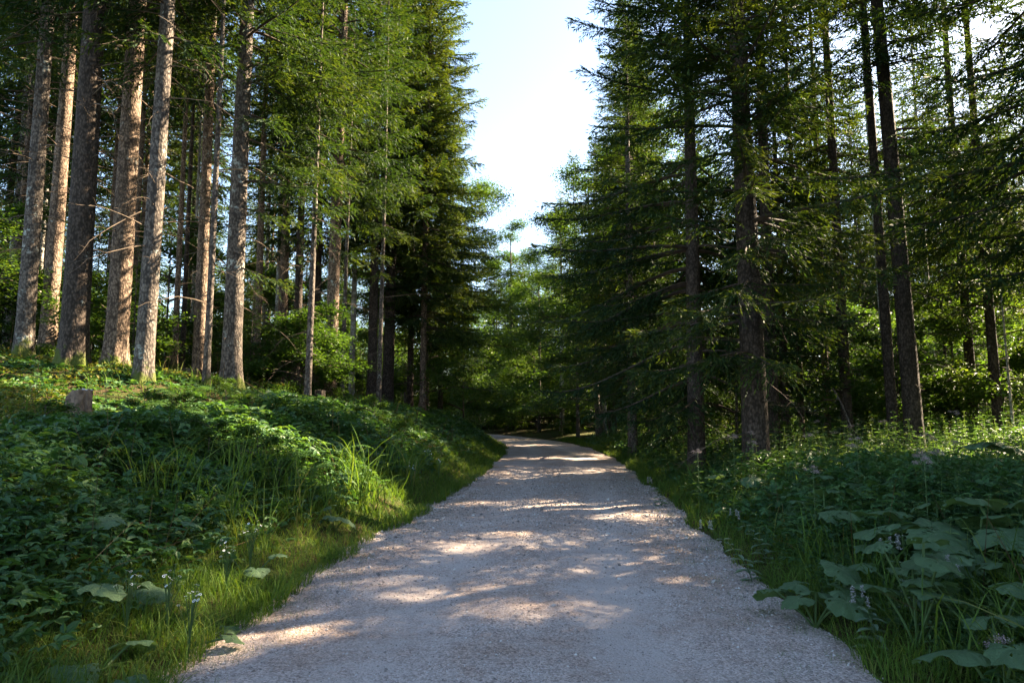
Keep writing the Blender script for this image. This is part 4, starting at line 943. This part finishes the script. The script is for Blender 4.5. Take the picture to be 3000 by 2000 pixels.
for k in range(26):
    u = random.uniform(1560, 2300); v = random.uniform(975, 1110)
    x, y = at_ground(u, v, .85)
    stalk_plant("agrimony_plant", "flowering plant", "tall herb with dull pink fluffy heads in the right verge", x, y, random.uniform(.95, 1.25), k, 4, HEAD, "pink agrimony in the right verge")
x, y = at_ground(2300, 1480, .4); stalk_plant("agrimony_plant", "flowering plant", "single pink flower head over the big near corner leaf", x, y, .45, 99, 2, HEAD)
SPIKE = None
g = Geo(); q = np.random.default_rng(8); n = 90; p = np.stack([q.normal(0, .009, n), q.normal(0, .009, n), q.uniform(0, .13, n)], -1)
scatter(g, np.array([[0, 0, 0], [.5, .4, .1], [1, 0, 0], [.5, -.4, .1]]), [[0, 1, 2, 3]], p, rots(q.uniform(0, 6.28, n), q.normal(0, .7, n), q.uniform(0, 6.28, n)), .016, q.random(n)); SPIKE = g.mesh("flower_head", [M_spike])
M_mint = leaf_mat("mint_leaves", [(0, (.08, .13, .08)), (1, (.17, .23, .15))], .3, .6, .3)
for k, (u, v, h, ln, lb) in enumerate([(1725, 1235, .55, (-.7, .1), "pale mint stalk leaning out toward the gravel"), (1520, 1115, .5, (-.4, 0), "pale mint spikes standing where the verge juts into the gravel"),
                                   (2095, 1285, .6, (-.25, 0), "mint with whitish spikes in front of dark leaves"), (2150, 1330, .55, (.1, -.1), "mint with bare grey-green leaves beside the whitish-spiked one"),
                                   (1760, 1205, .55, (-.5, .2), "second mint stalk bowing behind the one that leans to the gravel"), (2010, 1390, .4, (-.2, 0), "short mint close to the near gravel edge")]):
    x, y = at_ground(u, v, h*.8); stalk_plant("mint_plant", "flowering plant", lb, x, y, h, 300+k, 3, SPIKE, None, ln, leaf=M_mint)
DAISY = None
g = Geo()
for k in range(9):
    a = k*2*PI/9; g.add(turn(np.array([[.004, -.003, 0], [.011, -.004, .001], [.013, 0, 0], [.011, .004, .001], [.004, .003, 0]])[:4], a), [[0, 1, 2, 3]], .5)
DAISY = g.mesh("flower_head", [M_white])
def daisy(x, y, h, label, seed, n=8):
    q = random.Random(seed); root = tag(empty("daisy_plant", (x, y, z_at(x, y))), label, "daisy")
    gs = Geo(); tips = []
    for k in range(n):
        d = .09*q.uniform(.2, 1); az = q.uniform(0, 6.28); hh = h*q.uniform(.85, 1.12); s = np.linspace(0, 1, 5)
        P = np.stack([d*math.cos(az)*s**3, d*math.sin(az)*s**3, hh*s], -1); tube(gs, P, .0025, 3); tips.append(P[-1])
    gs.obj("stem", M_stem, root)
    for p in tips:
        o = link(bpy.data.objects.new("flower_head", DAISY), root); o.location = p; o.rotation_euler = (q.uniform(.1, .9), q.uniform(-.5, .3), q.uniform(0, 6)); sc = q.uniform(.75, 1.0); o.scale = (sc,)*3
for k, (u, v, lb) in enumerate([(440, 1370, "white daisies on tall stalks, closest to the near gravel"), (388, 1325, "white daisies in the bank's lower grass beside a tilted butterbur leaf"), (296, 1328, "pair of small daisy clusters in front of the butterbur low on the bank"),
                                (525, 1262, "white daisies right before the flat-leaved butterbur"), (578, 1215, "highest daisy stalk at the foot of the sunny herbs"), (985, 1040, "far white daisies on the grassy left edge"), (1008, 1062, "sunlit daisies next to the road edge farther along"), (945, 1072, "daisies amid dark leaves, uphill of the sunlit ones")]):
    x, y = at_ground(u, v, .45); daisy(x, y, .5, lb, k, 12)

# tree stumps and fallen wood
def stump(x, y, r, h, label, seed, rot_side, mat_side):
    root = tag(empty("tree_stump", (x, y, z_at(x, y))), label, "stump"); q = np.random.default_rng(seed)
    na = 40; a = np.arange(na)*2*PI/na; zs = np.linspace(-.3, 1, 12); V = []
    brk = .75-.25*np.cos(a-rot_side) if rot_side is not None else np.ones(na)
    rr0 = r*(1+.07*np.sin(a*5+1)+.05*q.normal(0, 1, na))
    for z in zs:
        f = max(z, 0); V.append(np.stack([rr0*(1+.22*np.exp(-f*4))*np.cos(a), rr0*(1+.22*np.exp(-f*4))*np.sin(a), np.where(z > 0, z*h*(1-.3*np.clip(np.cos(a-(rot_side or 0)), 0, 1)**2*(rot_side is not None)+.04*q.random(na)), z*h)], -1))
    V = np.concatenate(V); g = Geo(); i = np.arange(11)[:, None]*na; j = np.arange(na)[None]; j2 = (j+1) % na
    g.add(V, np.stack([i+j, i+j2, i+na+j2, i+na+j], -1).reshape(-1, 4)); g.obj("trunk_base", mat_side, root)
    top = V[-na:]; g = Geo(); rings = [top*[f, f, 1]+[0, 0, .003] for f in (1.0, .75, .5, .25)]
    W = np.concatenate(rings+[np.array([[0, 0, top[:, 2].mean()]])]); F = np.stack([np.arange(3)[:, None]*na+j, np.arange(3)[:, None]*na+j2, np.arange(3)[:, None]*na+na+j2, np.arange(3)[:, None]*na+na+j], -1).reshape(-1, 4)
    W[:, 2] += .01*q.normal(0, 1, len(W))
    g.add(W, F); g.F[3].append(np.array([[3*na+k, 3*na+(k+1) % na, 4*na] for k in range(na)])); g.M[3].append(np.zeros(na, int)); g.obj("cut_face", M_bark_dark_shaded if mat_side is M_bark_dark_shaded else plain_mat("weathered_cut_wood", (.42, .37, .34), .85, .35, 30), root)
x = px_x(180, 958, 10.3); stump(x, 10.3, .165, .52, "weathered pale grey stump with a crumbled brown side in the brambles", 5, PI*1.05, plain_mat("weathered_stump_wood", (.17, .12, .085), .9, .6, 12))
x = px_x(445, 850, 16.5); stump(x, 16.5, .3, .32, "dark rotten mossy stump between the trunks", 6, .5, M_bark_dark_shaded)
x = px_x(735, 890, 18.0); stump(x, 18.0, .13, .5, "upturned root stub beside the crooked thin spruce", 7, 2.2, M_bark_dark_shaded)
for k, (u, v, ln, az, lb) in enumerate([(760, 895, 1.2, .5, "forked dead branch lying on the slope by the root stub"), (850, 925, 1.0, 2.6, "pale dead stick on the bank below the thin speckled pole"), (640, 865, 1.4, -.3, "fallen bough on the sunny bare slope under the spruces")]):
    x, y = at_ground(u, v, .05)
    o = dead_branch_geo(800+k, ln, .05).obj("fallen_branch", M_twig); o.location = (x, y, z_at(x, y)+.09); o.rotation_euler = (0, .1, az); tag(o, lb, "branch")

# the wood far behind, one mass
g = Geo(); fw = []
for k in range(3):
    tg, axis, rad_at = trunk_geo(.16, 22, 700+k, False)
    cr = spruce_crown(710+k, 22, 4+k, 2.8, axis, rad_at, detail=.33, dens=.55, width=2.0)
    fw.append((tg, cr))
spots = []
for _ in range(4000):
    if len(spots) >= 130: break
    x = random.uniform(-110, 110); y = random.uniform(40, 150)
    if not (abs(x) < .85*y+8 and (y > 88 or abs(x) > 62)) or not far_enough(x, y, 3.2, spots): continue
    spots.append((x, y))
for k, (x, y) in enumerate(spots):
    tg, cr = fw[k % 3]; a = random.uniform(0, 6.28); sc = random.uniform(.75, 1.05); z = z_at(x, min(y, 95))
    for src, base in ((tg, 2), (cr, 0)):
        off = g.n; V = np.concatenate(src.V)*sc; V = np.stack([V[:, 0]*math.cos(a)-V[:, 1]*math.sin(a)+x, V[:, 0]*math.sin(a)+V[:, 1]*math.cos(a)+y, V[:, 2]+z], -1)
        g.V.append(V); g.A.append(np.concatenate(src.A)); g.n += len(V)
        g.F[4].append(np.concatenate(src.F[4])+off); mm = np.concatenate(src.M[4]); g.M[4].append(mm+base if base else mm)
tag(g.obj("far_wood", [M_needle, M_limb, M_bark]), "dense spruce wood closing the view far behind", "wood", kind="stuff")
